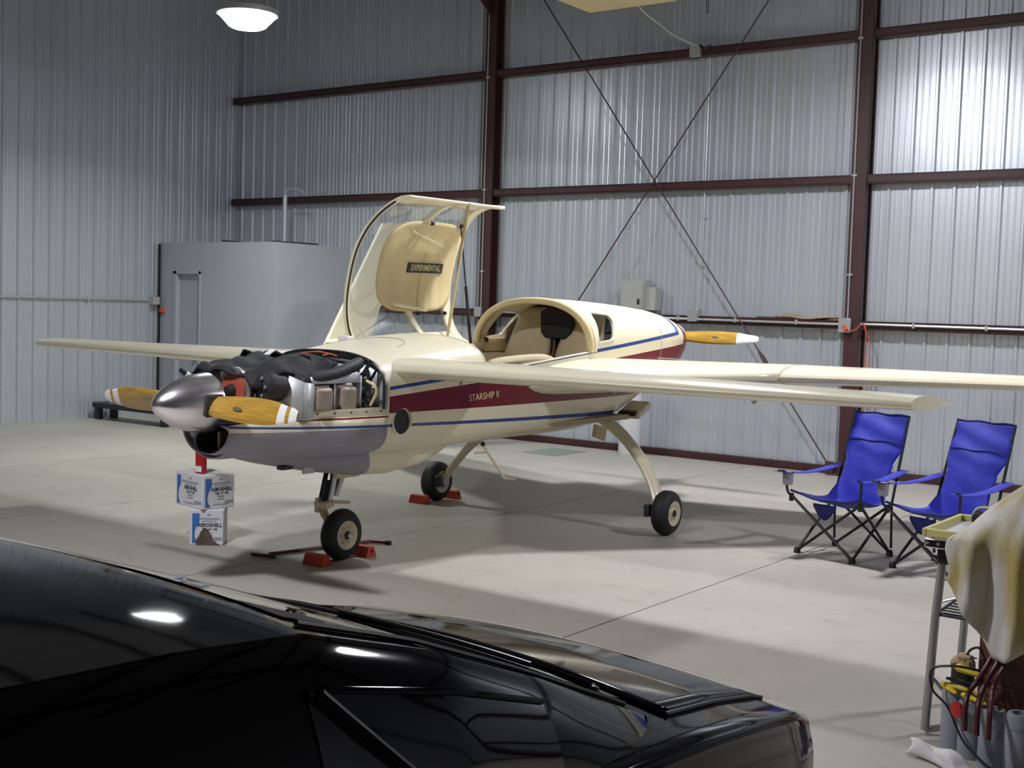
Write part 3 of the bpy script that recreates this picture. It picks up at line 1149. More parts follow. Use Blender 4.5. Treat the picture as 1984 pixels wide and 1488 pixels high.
# rim flange with screws
for s in (-1, 1):
    mb = MB()
    P_ = []
    for i in range(13):
        y = 5.2 + .95 * i / 12
        wd, zb, zr, el = lerp_tab(CW, y)
        P_.append(((s * (wd - .004), y, zr), (s * (wd - .004), y, zr + .05), (s * (wd - .05), y, zr + .052)))
    mb.loft([[A(*q) for q in p] for p in P_], closed=False).obj('cowl_flange', 'cream', cowl, thick=.004)
    for i in range(7):
        y = 5.35 + .75 * i / 6
        wd = lerp_tab(CW, y)[0]
        MB().lathe(A(s * (wd - .003), y, 1.096), (s, 0, 0), [(0, .007), (.004, .006), (.005, 0)], 8).obj('screw', 'engine_dark', cowl)
# chin scoop
mb = MB()
ch = []
SC = .21
for y, rx, rz, zc, uc in ((5.50, .33, .13, .905, 0), (5.30, .27, .125, .915, .0), (5.12, .215, .115, .922, .0), (5.0, .195, .118, .925, .0), (4.945, .188, .113, .925, 0),
                      (4.935, .176, .103, .925, 0), (4.95, .166, .095, .925, 0)):
    ch.append([A(uc + rx * math.cos(2 * PI * k / 32), y + SC + .10 * (.925 - zc - rz * math.sin(2 * PI * k / 32)) * -2.0 * (1 if y < 5.1 else 0), zc - .01 + rz * math.sin(2 * PI * k / 32)) for k in range(32)])
mb.loft(ch, cap0=False, cap1=False)
mb.obj('chin_scoop', 'livery', air, ang=60)
MB().loft([ch[-1], [p + Vector((0, .10, .0)) for p in ch[-1]], [Vector((AX + (p.x - AX) * .8, 5.45, .92 + (p.z - .92) * .7)) for p in ch[-1]]], cap0=False).obj('scoop_throat', 'interior_dark', air, ang=60)  # duct walls coloured dark, so the shade inside the scoop is painted in
MB().box(A(-.01, 5.20, .86), A(.01, 5.30, .97)).obj('scoop_divider', 'gold_trim', air)

# firewall
fw = fus_ring(6.165, -.015)
MB().add(fw, [tuple(range(len(fw)))]).obj('firewall', 'sheet_alu', air, thick=.01)
MB().loft([fus_ring(6.12, -.006)[NL - 6:NL + 2 * NU + 7], fus_ring(6.17, -.004)[NL - 6:NL + 2 * NU + 7]], closed=False).obj('firewall_flange', 'alloy', air, thick=.006)
MB().tube([p + Vector((0, -.035, 0)) for p in fus_ring(6.155, -.004)[NL - 2:NL + 2 * NU + 3]], .011, 6).obj('firewall_seal', 'black_metal', air)

# ---------------------------------------------------------------- engine
eng = MB().box(A(-.19, 5.32, 1.03), A(.19, 6.05, 1.28)).obj('engine', 'engine_dark', air, bevel=.04)
MB().lathe(A(0, 5.05, 1.16), (0, 1, 0), [(0, .07), (.28, .09), (.30, .12)], 20).obj('crankshaft_flange', 'alloy', eng)
for s in (-1, 1):
    for cy in (5.64, 5.86):
        c = MB().lathe(A(s * .17, cy, 1.19), (s, 0, 0), [(k * .02, .090 if k % 2 else .076) for k in range(11)], 20).obj('cylinder', 'cast_grey', eng)
        MB().cbox(A(s * .43, cy, 1.185), (.06, .175, .20)).obj('cylinder_head', 'cast_grey', eng, bevel=.03, seg=3)
        MB().cbox(A(s * .475, cy, 1.185), (.05, .14, .15)).obj('rocker_cover', 'rocker', eng, bevel=.024, seg=4)
        MB().tube(spline([A(s * .40, cy + .04, 1.10), A(s * .42, cy + .06, 1.055), A(s * .33, cy + .12, 1.04)], 4), .022, 8).obj('exhaust_stub', 'engine_dark', eng)
    # baffles
    MB().add([A(s * .14, 5.42, 1.05), A(s * .47, 5.47, 1.06), A(s * .47, 5.47, 1.30), A(s * .30, 5.43, 1.36), A(s * .14, 5.42, 1.36)],
             [(0, 1, 2, 3, 4)]).obj('front_baffle', 'sheet_alu', eng, thick=.004)
    MB().add([A(s * .475, 5.47, 1.06), A(s * .475, 5.55, 1.06), A(s * .475, 5.55, 1.29), A(s * .475, 5.47, 1.30)], [(0, 1, 2, 3)]).obj('side_baffle', 'sheet_alu', eng, thick=.004)
    MB().add([A(s * .46, 5.745, 1.08), A(s * .46, 5.765, 1.08), A(s * .46, 5.765, 1.31), A(s * .46, 5.745, 1.31)], [(0, 1, 2, 3)]).obj('side_baffle', 'sheet_alu', eng, thick=.004)
    MB().add([A(s * .47, 5.54, 1.285), A(s * .47, 5.98, 1.285), A(s * .46, 5.98, 1.35), A(s * .45, 5.54, 1.33)], [(0, 1, 2, 3)]).obj('side_baffle', 'sheet_alu', eng, thick=.004)
    MB().add([A(s * .15, 5.98, 1.05), A(s * .48, 5.98, 1.07), A(s * .48, 5.98, 1.33), A(s * .15, 5.98, 1.38)], [(0, 1, 2, 3)]).obj('rear_baffle', 'sheet_alu', eng, thick=.004)
# starboard front baffle plate, alternator with red pulley, starter gear
MB().add([A(-.26, 5.21, 1.18), A(-.02, 5.22, 1.18), A(-.02, 5.22, 1.36), A(-.26, 5.21, 1.34)], [(0, 1, 2, 3)]).obj('front_plate', 'sheet_alu', eng, thick=.005)
MB().lathe(A(.135, 5.20, 1.255), (0, 1, 0), [(0, .125), (.006, .130), (.022, .130), (.026, .11), (.026, 0)], 32).obj('ring_gear', 'alloy', eng)
MB().lathe(A(.135, 5.192, 1.255), (0, 1, 0), [(0, .0), (0, .104), (.008, .104)], 32).obj('pulley_disc', 'disc_red', eng)
MB().lathe(A(.12, 5.15, 1.235), (0, 1, 0), [(0, 0), (0, .030), (.02, .038), (.045, .045)], 16).obj('pulley_hub', 'engine_dark', eng)
MB().lathe(A(.29, 5.26, 1.27), (0, 1, 0), [(0, .05), (.02, .085), (.05, .098), (.16, .098), (.19, .07), (.20, 0)], 20).obj('alternator', 'engine_dark', eng)
for k in range(6):
    a = 2 * PI * k / 6
    MB().cbox(A(.29 + .06 * math.cos(a), 5.255, 1.27 + .06 * math.sin(a)), (.022, .012, .022)).obj('cooling_fin', 'alloy', eng, bevel=.004)
# ragged black baffle seal lying over the top
random.seed(3)


def sealf(u, v):
    y = 5.16 + .62 * u
    x = -.40 + .84 * v
    z = 1.375 + .075 * u ** .7 + .016 * math.sin(v * 14 + u * 5) + .012 * math.sin(u * 17 + v * 3)
    e = abs(v - .5) * 2
    z -= .085 * max(0, e - .72) / .28 * (1 + .5 * math.sin(u * 11))
    if u < .1:
        z -= .03 * (1 - u / .1)
    return A(x * (0.72 + .28 * u), y + .025 * math.sin(v * 9), z)


MB().grid(sealf, 26, 30).obj('baffle_seal', 'black_cloth', eng, thick=.014)


def sealg(u, v):
    y = 5.70 + .24 * u
    x = -.43 + .80 * v
    return A(x, y, 1.452 - .05 * u + .012 * math.sin(v * 17 + u * 6) + .014 * math.sin(u * 9 + v * 4) - .10 * max(0, abs(v - .5) * 2 - .8) / .2)


MB().grid(sealg, 14, 30).obj('baffle_seal', 'black_cloth', eng, thick=.012)
MB().tube(spline([A(.40, 5.50, 1.285), A(.43, 5.60, 1.315), A(.44, 5.78, 1.345), A(.42, 5.95, 1.385), A(.36, 6.08, 1.405)], 6), [.030] + [.042] * 22 + [.040] * 2, 12).obj('air_hose', 'rubber', eng)
MB().tube(spline([A(.22, 5.45, 1.40), A(.34, 5.50, 1.34), A(.42, 5.54, 1.30)], 6), .035, 10).obj('air_hose', 'rubber', eng)
MB().tube(spline([A(.05, 5.75, 1.44), A(.22, 5.9, 1.425), A(.30, 6.1, 1.40)], 6), .013, 8).obj('fuel_hose', 'black_metal', eng)
for a in range(14):
    p = A(.34 + .16 * random.random(), 6.00 + .10 * random.random(), 1.10 + .26 * random.random())
    q = p + Vector((random.uniform(-.09, .05), random.uniform(-.03, .06), random.uniform(-.12, .10)))
    m_ = (p + q) / 2 + Vector((random.uniform(-.03, .03), -.02, random.uniform(-.03, .03)))
    MB().tube(spline([p, m_, q], 4), random.choice((.006, .009, .013)), 6).obj('ignition_lead', random.choice(('black_metal', 'engine_dark', 'engine_dark', 'alloy')), eng)
for (uu, yy, zz, sz) in ((.44, 6.04, 1.29, .07), (.40, 6.05, 1.20, .08), (.47, 6.06, 1.20, .05), (.33, 6.05, 1.26, .09), (.45, 6.04, 1.12, .06)):
    MB().lathe(A(uu, yy, zz), (.6, -.7, .1), [(0, sz * .45), (sz * .4, sz * .5), (sz * .7, sz * .3), (sz * .75, 0)], 12).obj('magneto', 'engine_dark', eng)
MB().tube(spline([A(.47, 6.02, 1.30), A(.53, 6.04, 1.27), A(.54, 6.06, 1.22), A(.49, 6.06, 1.13)], 6), .010, 8).obj('primer_line', 'cream_in', eng)
MB().tube([A(.30, 5.8, 1.455), A(.33, 5.83, 1.468), A(.37, 5.86, 1.455)], .006, 6).obj('orange_wire', 'orange', eng)
MB().tube(spline([A(-.05, 5.95, 1.455), A(.06, 6.0, 1.468), A(.12, 6.04, 1.455)], 4), .006, 6).obj('orange_wire', 'orange', eng)
MB().cbox(A(.02, 5.60, 1.468), (.05, .07, .006), Matrix.Rotation(.5, 3, 'X')).obj('white_tag', 'white_paint', eng)

# ---------------------------------------------------------------- propellers
def blade(name, hub, s, R, chord, pitch, m, parent, droop=0.0, tip='stripes', sweep=0.0):
    """s = +1 port / -1 starboard, blade along u"""
    rr, secs = [], []
    NS = 26
    for i in range(NS + 1):
        t_ = i / NS
        r = .10 + (R - .10) * t_
        c = chord * (0.82 + .30 * math.sin(PI * min(1, t_ * 1.15)) - .28 * max(0, t_ - .75) / .25)
        if t_ > .94:
            c *= 1 - .35 * ((t_ - .94) / .06) ** 2
        th = .055 * (1 - t_) + .012
        tw = pitch * (1.35 - .9 * t_)
        ring = []
        for k in range(16):
            a = 2 * PI * k / 16
            x_, y_ = c / 2 * math.cos(a), th / 2 * math.sin(a)
            # chord direction: vertical rotated toward Y by twist
            zz = x_ * math.cos(tw) - y_ * math.sin(tw) * s
            yy = x_ * math.sin(tw) * s + y_ * math.cos(tw)
            ring.append(hub + Vector((s * r, yy, zz + droop * s * r + sweep * t_)))
        secs.append(ring)
        rr.append(t_)
    mb = MB()
    k0 = len(mb.v)
    mb.loft(secs)
    if tip == 'stripes':
        for i in range(NS):
            mid = (rr[i] + rr[i + 1]) / 2
            if .79 < mid < .87 or .915 < mid < .995:
                for j in range(16):
                    mb.m[i * 16 + j] = 1
        if s < 0:
            pass
    else:
        for i in range(NS):
            if (rr[i] + rr[i + 1]) / 2 > .74:
                for j in range(16):
                    mb.m[i * 16 + j] = 1
        mb.m[-1] = 1
    return mb.obj(name, [m, 'white_paint'], parent, ang=50)


HUB = A(0, 5.0, 1.155)
prop = MB().lathe(HUB + Vector((0, -.02, 0)), (0, 1, 0), [(0, .10), (.10, .10), (.12, .06)], 20).obj('propeller', 'alloy', air)
for s in (1, -1):
    b_ = blade('blade', HUB + Vector((0, .01, 0)), s, .89, .155, .55, 'wood', prop, droop=-.012 if s > 0 else .012)
    MB().lathe(HUB + Vector((s * .42, -.026, .0)), (0, -1, 0), [(0, .013), (.0015, .013), (.002, 0)], 16, sx=3.0).obj('maker_decal', 'grey_decal', b_)
MB().lathe(A(0, 4.69, 1.157), (0, 1, 0), [(0, 0), (.012, .030), (.04, .062), (.09, .100), (.16, .137), (.24, .164), (.32, .181), (.40, .188), (.405, .180), (.40, .1)], 48).obj('spinner', 'spinner', prop)
for s in (1, -1):
    MB().box(A(s * .155, 4.94, 1.085), A(s * .185, 5.085, 1.225)).obj('blade_cutout', 'interior_dark', prop, bevel=.02)
HUB2 = A(0, 11.02, 1.575)
prop2 = MB().lathe(A(0, 10.60, 1.57), (0, 1, 0), [(0, .12), (.30, .12), (.45, .13), (.50, .125), (.60, .08), (.66, 0)], 24).obj('rear_propeller', 'cream', air)
for s in (1, -1):
    b_ = blade('blade', HUB2, s, .955, .12, .35, 'wood', prop2, tip='solid')
    MB().lathe(HUB2 + Vector((s * .50, -.022, .0)), (0, -1, 0), [(0, .016), (.0015, .016), (.002, 0)], 16, sx=2.2).obj('maker_decal', 'grey_decal', b_)
MB().tube(spline([A(-.1, 10.62, 1.70), A(.02, 10.70, 1.72), A(.06, 10.72, 1.66), A(-.02, 10.66, 1.60)], 5), .007, 6).obj('wire_loop', 'alloy', air)

# ---------------------------------------------------------------- lifting surfaces
def foil(t, n=14, camber=.02):
    """closed airfoil, list of (chord fraction, height)"""
    up, lo = [], []
    for i in range(n + 1):
        x_ = .5 * (1 - math.cos(PI * i / n))
        yt = 5 * t * (.2969 * x_ ** .5 - .126 * x_ - .3516 * x_ ** 2 + .2843 * x_ ** 3 - .1015 * x_ ** 4)
        c_ = camber * 4 * x_ * (1 - x_)
        up.append((x_, c_ + yt))
        lo.append((x_, c_ - yt))
    return up[::-1] + lo[1:-1]


def surface(secs, camber=.02):
    """secs: (u, yLE, chord, zLE, zTE, thickness ratio)"""
    out = []
    for u, yl, c, zl, zt, th in secs:
        out.append([A(u, yl + c * x_, zl + (zt - zl) * x_ + h_ * c) for x_, h_ in foil(th, 16, camber)])
    return out


can = []
for i in range(41):
    s_ = -1 + 2 * i / 40
    u = 3.93 * s_
    k = abs(s_)
    yl = 6.20 + .26 * k
    te = 7.16 + .02 * k
    c = te - yl
    z = 1.372 - .012 * k
    th = .165 - .045 * k
    if k > .96:
        th *= .93
    can.append((u, yl, c, z, z - .03, th))
canard = MB().loft(surface(can, .015)).obj('canard', 'cream', air, ang=50)
for s in (-1, 1):
    for u in (1.05, 1.75, 2.75):
        c = MB()
        c.prism([(7.02, 1.33), (7.14, 1.33), (7.12, 1.27), (7.08, 1.255), (7.06, 1.285)], 'x', AX + s * u - .008, AX + s * u + .008)
        c.obj('elevator_hinge', 'cream_in' if s < 0 else 'cast_grey', canard)
    MB().lathe(A(s * (.9 if s > 0 else 1.0), 6.5, 1.30), (0, 0, -1), [(0, .012), (.02, .012), (.024, 0)], 8).obj('drain_plug', 'cast_grey', canard)

for s in (1, -1):
    inner = []
    for i in range(13):
        k = i / 12
        u = .42 + (1.90 - .42) * k
        yl = 7.36 + (9.36 - 7.36) * k ** .9
        te = 10.32 + .36 * k
        zl = 1.225 + .085 * k
        zt = 1.29 + .03 * k
        tk = .285 * (1 - k) ** 1.0 + .165 * k ** 1.0
        c = te - yl
        inner.append((s * u, yl, c, zl, zt, tk / c))
    st = MB().loft(surface(inner, .008)).obj('strake', 'cream', air, ang=50)
    outer = []
    for i in range(9):
        k = i / 8
        u = 1.915 + (4.5 - 1.915) * k
        yl = 9.36 + (10.70 - 9.36) * k
        c = 1.32 - .56 * k
        zl = 1.312 + .012 * k
        outer.append((s * u, yl, c, zl, zl + .005, (.162 - .07 * k) / c))
    wing = MB().loft(surface(outer, .008)).obj('main_wing', 'cream', air, ang=50)
    wl = []
    for i in range(9):
        k = i / 8
        z = 1.30 + 1.52 * k
        yl = 10.66 + 1.02 * k
        c = .80 - .30 * k
        u = 4.5 + .03 * k
        th = .10
        wl.append([A(s * (u + h_ * c), yl + c * x_, z + .03 * x_ * k) for x_, h_ in foil(th, 12, .0)])
    MB().loft(wl).obj('winglet', 'cream', air, ang=50)
    MB().box(A(s * 1.898 - .002, 9.5, 1.28), A(s * 1.916 + .002, 10.5, 1.34)).obj('wing_joint', 'cast_grey', air)
MB().tube(spline([A(.85, 9.25, 1.418), A(.98, 9.3, 1.415), A(1.08, 9.4, 1.405)], 4), .003, 5).obj('fuel_cap_seam', 'cast_grey', air)

# ---------------------------------------------------------------- undercarriage
def wheel(name, c, ax, R, wd, parent):
    """tyre with cream hub, axle axis ax"""
    h = wd / 2
    ty = MB().lathe(Vector(c) - Vector(ax) * h, ax, [(.012, R * .50), (.0, R * .58), (.004, R * .74), (.02, R * .90), (.045, R * .985), (h, R),
                    (wd - .045, R * .985), (wd - .02, R * .90), (wd - .004, R * .74), (wd, R * .58), (wd - .012, R * .50), (h, R * .48), (.012, R * .50)], 40).obj(name, 'rubber', parent)
    MB().lathe(Vector(c) - Vector(ax) * (h - .004), ax, [(0, 0), (0, .035), (.012, R * .30), (.012, R * .36), (-.002, R * .52), (-.002, R * .56), (.02, R * .56), (wd - .028, R * .56), (wd - .006, R * .56), (wd - .006, R * .52),
               (wd - .022, R * .36), (wd - .022, R * .30), (wd - .008, .035), (wd - .008, 0)], 32).obj('hub', 'hub_cream', ty)
    for sg in (-1, 1):
        MB().lathe(Vector(c) + Vector(ax) * sg * (h - .014), Vector(ax) * sg, [(0, .034), (.014, .030), (.02, .018), (.026, 0)], 12).obj('axle_nut', 'engine_dark', ty)
        for k in range(6):
            a = 2 * PI * k / 6
            e1 = Vector((0, math.cos(a), math.sin(a)))
            MB().lathe(Vector(c) + Vector(ax) * sg * (h - .020) + e1 * R * .32, Vector(ax) * sg, [(0, .009), (.006, .009), (.007, 0)], 6).obj('hub_bolt', 'cast_grey', ty)
    return ty


NW = A(.035, 6.29, .182)
ng = MB()
ng.tube([A(-.045, 6.285, .50), A(-.045, 6.30, .66)], .032, 10)
ng.obj('nose_gear', 'engine_dark', air)
ngo = [o for o in air.children if o.name.startswith('nose_gear')][0]
for s in (-.085, .005):
    MB().bar(A(s, 6.20, .42), A(s, 6.27, .68), .018, .03).obj('side_plate', 'black_metal' if s < 0 else 'galv', ngo)
MB().tube([A(-.04, 6.20, .41), A(-.04, 6.24, .56)], .034, 12).obj('shock_boot', 'black_metal', ngo)
MB().cbox(A(-.04, 6.19, .40), (.12, .09, .05), Matrix.Rotation(.25, 3, 'X')).obj('pivot_block', 'hub_cream', ngo, bevel=.012)
MB().bar(A(-.07, 6.17, .44), A(-.075, 6.17, .34), .03, .05).obj('damper', 'hub_cream', ngo)
MB().tube(spline([A(-.06, 6.20, .40), A(-.075, 6.22, .34), A(-.07, 6.26, .26), A(-.06, 6.29, .18)], 5), [.030] * 8 + [.024] * 8, 8).obj('fork', 'hub_cream', ngo)
MB().tube([A(-.06, 6.29, .182), A(.12, 6.29, .182)], .016, 10).obj('axle', 'alloy', ngo)
MB().tube([A(.02, 6.20, .42), A(.04, 6.36, .40)], .012, 8).obj('steering_arm', 'hub_cream', ngo)
MB().tube([A(.02, 6.33, .64), A(-.01, 6.27, .45)], .020, 8).obj('retract_strut', 'galv', ngo)
wheel('nose_wheel', NW, (1, 0, 0), .182, .125, ngo)
for s in (1, -1):
    leg = MB()
    path = spline([A(s * .28, 9.16, .92), A(s * .42, 9.13, .86), A(s * .66, 9.06, .74), A(s * .90, 8.98, .55), A(s * 1.05, 8.92, .36), A(s * 1.12, 8.87, .22)], 6)
    leg.tube(path, [.078 - .026 * i / (len(path) - 1) for i in range(len(path))], 14, flat=.62)
    lg = leg.obj('main_gear_leg', 'cream', air)
    MB().lathe(A(s * 1.10, 8.86, .19), (s, 0, 0), [(0, .045), (.04, .06), (.06, .06), (.065, .02)], 16).obj('brake_disc', 'alloy', lg)
    MB().cbox(A(s * 1.10, 8.74, .20), (.05, .07, .10)).obj('brake_caliper', 'engine_dark', lg, bevel=.01)
    wheel('main_wheel', A(s * 1.21, 8.85, .182), (1, 0, 0), .182, .15, lg)
MB().box(A(.33, 9.08, .69), A(.36, 9.26, .80), Matrix.Rotation(-.25, 3, 'X')).obj('gear_fairing_tab', 'cream_in', air)
MB().box(A(.22, 9.66, .865), A(.40, 9.74, .905), Matrix.Rotation(.32, 3, 'X')).obj('exhaust_outlet', 'black_metal', air, bevel=.02)
MB().box(A(.20, 9.70, .875), A(.42, 9.95, .945), Matrix.Rotation(.42, 3, 'X')).obj('outlet_fairing', 'cream', air, bevel=.02)
# retractable entry step under the cabin
stp = MB().tube([A(.38, 7.44, .77), A(.42, 7.68, .49)], .010, 8).obj('entry_step', 'cream', air)
MB().tube([A(.42, 7.68, .49), A(.50, 7.72, .485)], .009, 8).obj('foot_peg', 'cream', stp)
MB().tube([A(.39, 7.49, .70), A(.32, 7.42, .695)], .008, 8).obj('foot_peg', 'cream', stp)
MB().lathe(A(.38, 7.44, .775), (.1, .6, -.7), [(0, .018), (.02, .018), (.022, 0)], 10).obj('step_bush', 'engine_dark', stp)
# pitot probe on the starboard side and belly drain
pit = MB().tube([A(-.66, 5.58, 1.24), A(-.695, 5.50, 1.29)], [.012, .022], 10).obj('pitot_probe', 'white_paint', air)
MB().tube([A(-.695, 5.50, 1.29), A(-.71, 5.465, 1.32)], [.022, .016], 10).obj('probe_cap', 'black_metal', pit)
MB().tube([A(-.52, 5.85, 1.11), A(-.66, 5.58, 1.24)], .012, 8).obj('probe_mast', 'white_paint', pit)
MB().cbox(A(.16, 5.62, .725), (.06, .10, .03)).obj('belly_drain', 'engine_dark', air, bevel=.008)
MB().cbox(A(.21, 5.78, .70), (.02, .10, .05)).obj('belly_latch', 'alloy', air, bevel=.005)

# ---------------------------------------------------------------- cabin interior
MB().box(A(-.50, 7.2, .86), A(.50, 9.4, .90)).obj('cabin_floor', 'seat_tan', air)
MB().add(fus_ring(9.42, -.04), [tuple(range(n))]).obj('cabin_bulkhead', 'interior_dark', air)
MB().add(fus_ring(7.16, -.03)[NL - 12:NL + 2 * NU + 13], [tuple(range(2 * NU + 25))]).obj('instrument_panel', 'interior_dark', air)
for u in (-.27, .27):
    seat = MB()
    seat.box(A(u - .23, 8.35, 1.05), A(u + .23, 8.88, 1.22))
    seat = seat.obj('rear_seat', 'seat_tan', air, bevel=.05, seg=4)

    def bk(a, b):
        hw = .235 - .09 * max(0, b - .45) / .55 - .02 * math.sin(PI * b)
        x_ = (a - .5) * 2 * hw
        return A(u + x_, 8.88 + .24 * b + .03 * math.cos((a - .5) * PI) * -1, 1.16 + .63 * b)
    MB().grid(bk, 10, 14).obj('seat_back', 'seat_tan', seat, thick=.08, bevel=.0)
    MB().tube([A(u - .2, 8.90, 1.40), A(u + .2, 8.90, 1.40)], .004, 5).obj('seat_seam', 'interior_dark', seat)
MB().tube(spline([A(.02, 8.90, 1.54), A(.03, 8.88, 1.44), A(.02, 8.82, 1.32), A(.06, 8.75, 1.24)], 5), .02, 8, flat=.3).obj('seat_belt', 'brown_ply', air)
MB().add([A((u_ - .18) * .95, 8.92 + .05 * k_, z_) for k_ in (0, 1) for u_, z_ in ((.03, 1.60), (.07, 1.555), (.30, 1.545), (.36, 1.60), (.385, 1.68), (.33, 1.79), (.10, 1.82), (.02, 1.78))],
         [tuple(range(8)), tuple(range(15, 7, -1))] + [(i, 8 + i, 8 + (i + 1) % 8, (i + 1) % 8) for i in range(8)]).obj('seat_cover', 'black_cloth', air, bevel=.012)
MB().box(A(-.06, 9.16, 1.20), A(.06, 9.30, 1.70)).obj('centre_tunnel', 'interior_dark', air, bevel=.03)
MB().tube(spline([A(.50, 7.35, 1.36), A(.50, 7.45, 1.39), A(.49, 7.85, 1.41), A(.48, 8.1, 1.405), A(.48, 8.2, 1.37)], 5), [.02] + [.052] * 18 + [.04, .02], 12, flat=.75).obj('arm_rest', 'seat_tan', air)
MB().tube(spline([A(-.52, 7.8, 1.40), A(-.53, 8.2, 1.425), A(-.53, 8.56, 1.45)], 5), .045, 10).obj('arm_rest', 'seat_tan', air)
# starboard inner cabin wall panel with latch socket (window opening shows the ribbed wall behind)
MB().box(A(-.575, 8.62, 1.42), A(-.555, 9.10, 1.53)).obj('side_panel', 'cream_in', air)
MB().box(A(-.558, 8.66, 1.50), A(-.545, 8.70, 1.54)).obj('latch_socket', 'steel_red', air)

# ---------------------------------------------------------------- canopy: hinged on the starboard sill, swung up
HX, HZ, HA = -.625, 1.455, math.radians(77)
CHORD = 1.235


def hinge(s, d, y, sill=None):
    """s across the canopy from the hinge, d bulge height, closed position -> open position"""
    dz = .085 * (y - 8.62) if sill is None else sill
    return A(HX + s * math.cos(HA) - (d + dz) * math.sin(HA), y, HZ + s * math.sin(HA) + (d + dz) * math.cos(HA))


def yfront(s):
    q = s / CHORD
    e = abs(q - .46) / .54
    return 6.88 + (.36 if q > .46 else .20) * e ** 2.6


def dome(s, y):
    q = min(1, max(0, s / CHORD))
    k = (1 - abs(2 * q - 1) ** 2.35) ** (1 / 2.35)
    t_ = max(0, min(1, (y - yfront(s)) / (8.62 - yfront(s))))
    hgt = .17 + .26 * math.sin(min(1, t_ / .62) * PI / 2) ** 1.1
    return k * hgt


def C(s, y, off=0.0):
    return hinge(s, dome(s, y) + off, y)


def strip(fn, nu, nv, name, m, parent, th, off=0):
    return MB().grid(fn, nu, nv).obj(name, m, parent, ang=60, thick=th, off=off)


canopy = strip(lambda a, b: C(CHORD * a, 8.50 + .12 * b, .0), 48, 3, 'canopy', 'cream', air, .030)
# front edge frame, hinge rail, port rail
strip(lambda a, b: C(CHORD * a, yfront(CHORD * a) + .065 * b), 60, 3, 'front_frame', 'cream', canopy, .022)
MB().tube([C(CHORD * a / 40, yfront(CHORD * a / 40) + .012, -.014) for a in range(2, 39)], .009, 6).obj('edge_seal', 'interior_dark', canopy)
strip(lambda a, b: C(.0 + .07 * b, yfront(0) + (8.62 - yfront(0)) * a), 24, 3, 'hinge_rail', 'cream', canopy, .022)
strip(lambda a, b: C(CHORD - .07 * b, yfront(CHORD) + (8.62 - yfront(CHORD)) * a), 24, 3, 'sill_rail', 'cream', canopy, .022)
# glass bubble
strip(lambda a, b: C(.03 + (CHORD - .06) * a, yfront(CHORD * a) + .03 + (8.0 - yfront(CHORD * a)) * b, -.002), 40, 24, 'windshield', 'acrylic', canopy, 0)
for lo, hi in ((.05, .30), (CHORD - .30, CHORD - .05)):
    strip(lambda a, b: C(lo + (hi - lo) * a, 8.02 + .54 * b, -.002), 12, 8, 'side_window', 'acrylic', canopy, 0)
# bows
for lo, hi in ((0, .34), (CHORD - .34, CHORD)):
    q0 = lo < .1

    def bow(a, b, lo=lo, hi=hi, q0=q0):
        s = lo + (hi - lo) * a
        k = a if q0 else 1 - a
        return C(s, 8.06 - .16 * k + .075 * b, -.004)
    strip(bow, 16, 3, 'bow_frame', 'cream', canopy, .026)
# opaque roof panel with rounded front
cs, cy0 = CHORD / 2, 8.06


def roofp(a, b):
    t_ = 2 * PI * a
    c_, s_ = math.cos(t_), math.sin(t_)
    pw = .62 if c_ < 0 else .40
    x_ = math.copysign(abs(c_) ** pw, c_) * b
    y_ = math.copysign(abs(s_) ** pw, s_) * b
    return C(cs + .385 * y_, cy0 + (.545 if x_ > 0 else .60) * x_, -.012)


MB().grid(roofp, 64, 14).obj('roof_panel', 'cream_in', canopy, ang=60, thick=.022, off=0)
# placard on the inside of the roof panel
def nrm(s, y):
    a_, b_ = C(s + .01, y, -.03) - C(s - .01, y, -.03), C(s, y + .01, -.03) - C(s, y - .01, -.03)
    return a_.normalized(), b_.normalized()


pc_s, pc_y = .60, 8.17
ex, ey = nrm(pc_s, pc_y)
o0 = C(pc_s, pc_y, -.034)
cw = 'placard'
xdir, ydir = ey, ex
M = frame(o0, xdir, ydir)
zc = Vector((M[0][2], M[1][2], M[2][2]))
if zc.dot(Vector((1, -1, 0))) < 0:
    M = frame(o0, -xdir, ydir)
pv = [M @ Vector((a, b, 0)) for a, b in ((-.255, -.042), (.255, -.042), (.255, .042), (-.255, .042))]
pn = M.to_3x3() @ Vector((0, 0, 1))
pcd = MB().add(pv + [p - pn * .012 for p in pv], [(0, 1, 2, 3), (7, 6, 5, 4), (0, 4, 5, 1), (1, 5, 6, 2), (2, 6, 7, 3), (3, 7, 4, 0)]).obj('placard', 'print_black', canopy, smooth=False)
text_obj('placard_text', 'EXPERIMENTAL', .072, 'cream_in', frame(Vector(o0) + pn * .0015, M.to_3x3() @ Vector((1, 0, 0)), M.to_3x3() @ Vector((0, 1, 0))), canopy, sx=.86, bold=.0012)
for s_, y_ in ((.22, 8.10), (.22, 8.50), (CHORD - .24, 8.06), (CHORD - .24, 8.50)):
    MB().cbox(C(s_, y_, -.03), (.03, .03, .03)).obj('latch_pad', 'print_black', canopy, bevel=.006)
MB().tube([C(.92, 7.80, -.05), C(.80, 8.32, -.05)], .010, 8).obj('grab_rail', 'cream', canopy)
MB().tube([C(.30, 7.72, -.06), C(.25, 8.2, -.05)], .014, 8).obj('grab_rail', 'cream', canopy)
MB().tube([C(CHORD - .03, 8.25, -.03), A(-.56, 8.12, 1.42)], .014, 8).obj('stay_rod', 'cream_in', canopy)
st = MB().tube([C(CHORD - .25, 8.47, -.05), A(-.585, 8.50, 1.47)], .007, 8).obj('gas_strut', 'black_metal', canopy)
a_, b_ = C(CHORD - .25, 8.47, -.05), A(-.585, 8.50, 1.47)
MB().tube([a_ + (b_ - a_) * .5, b_], .014, 8).obj('strut_cylinder', 'black_metal', canopy)

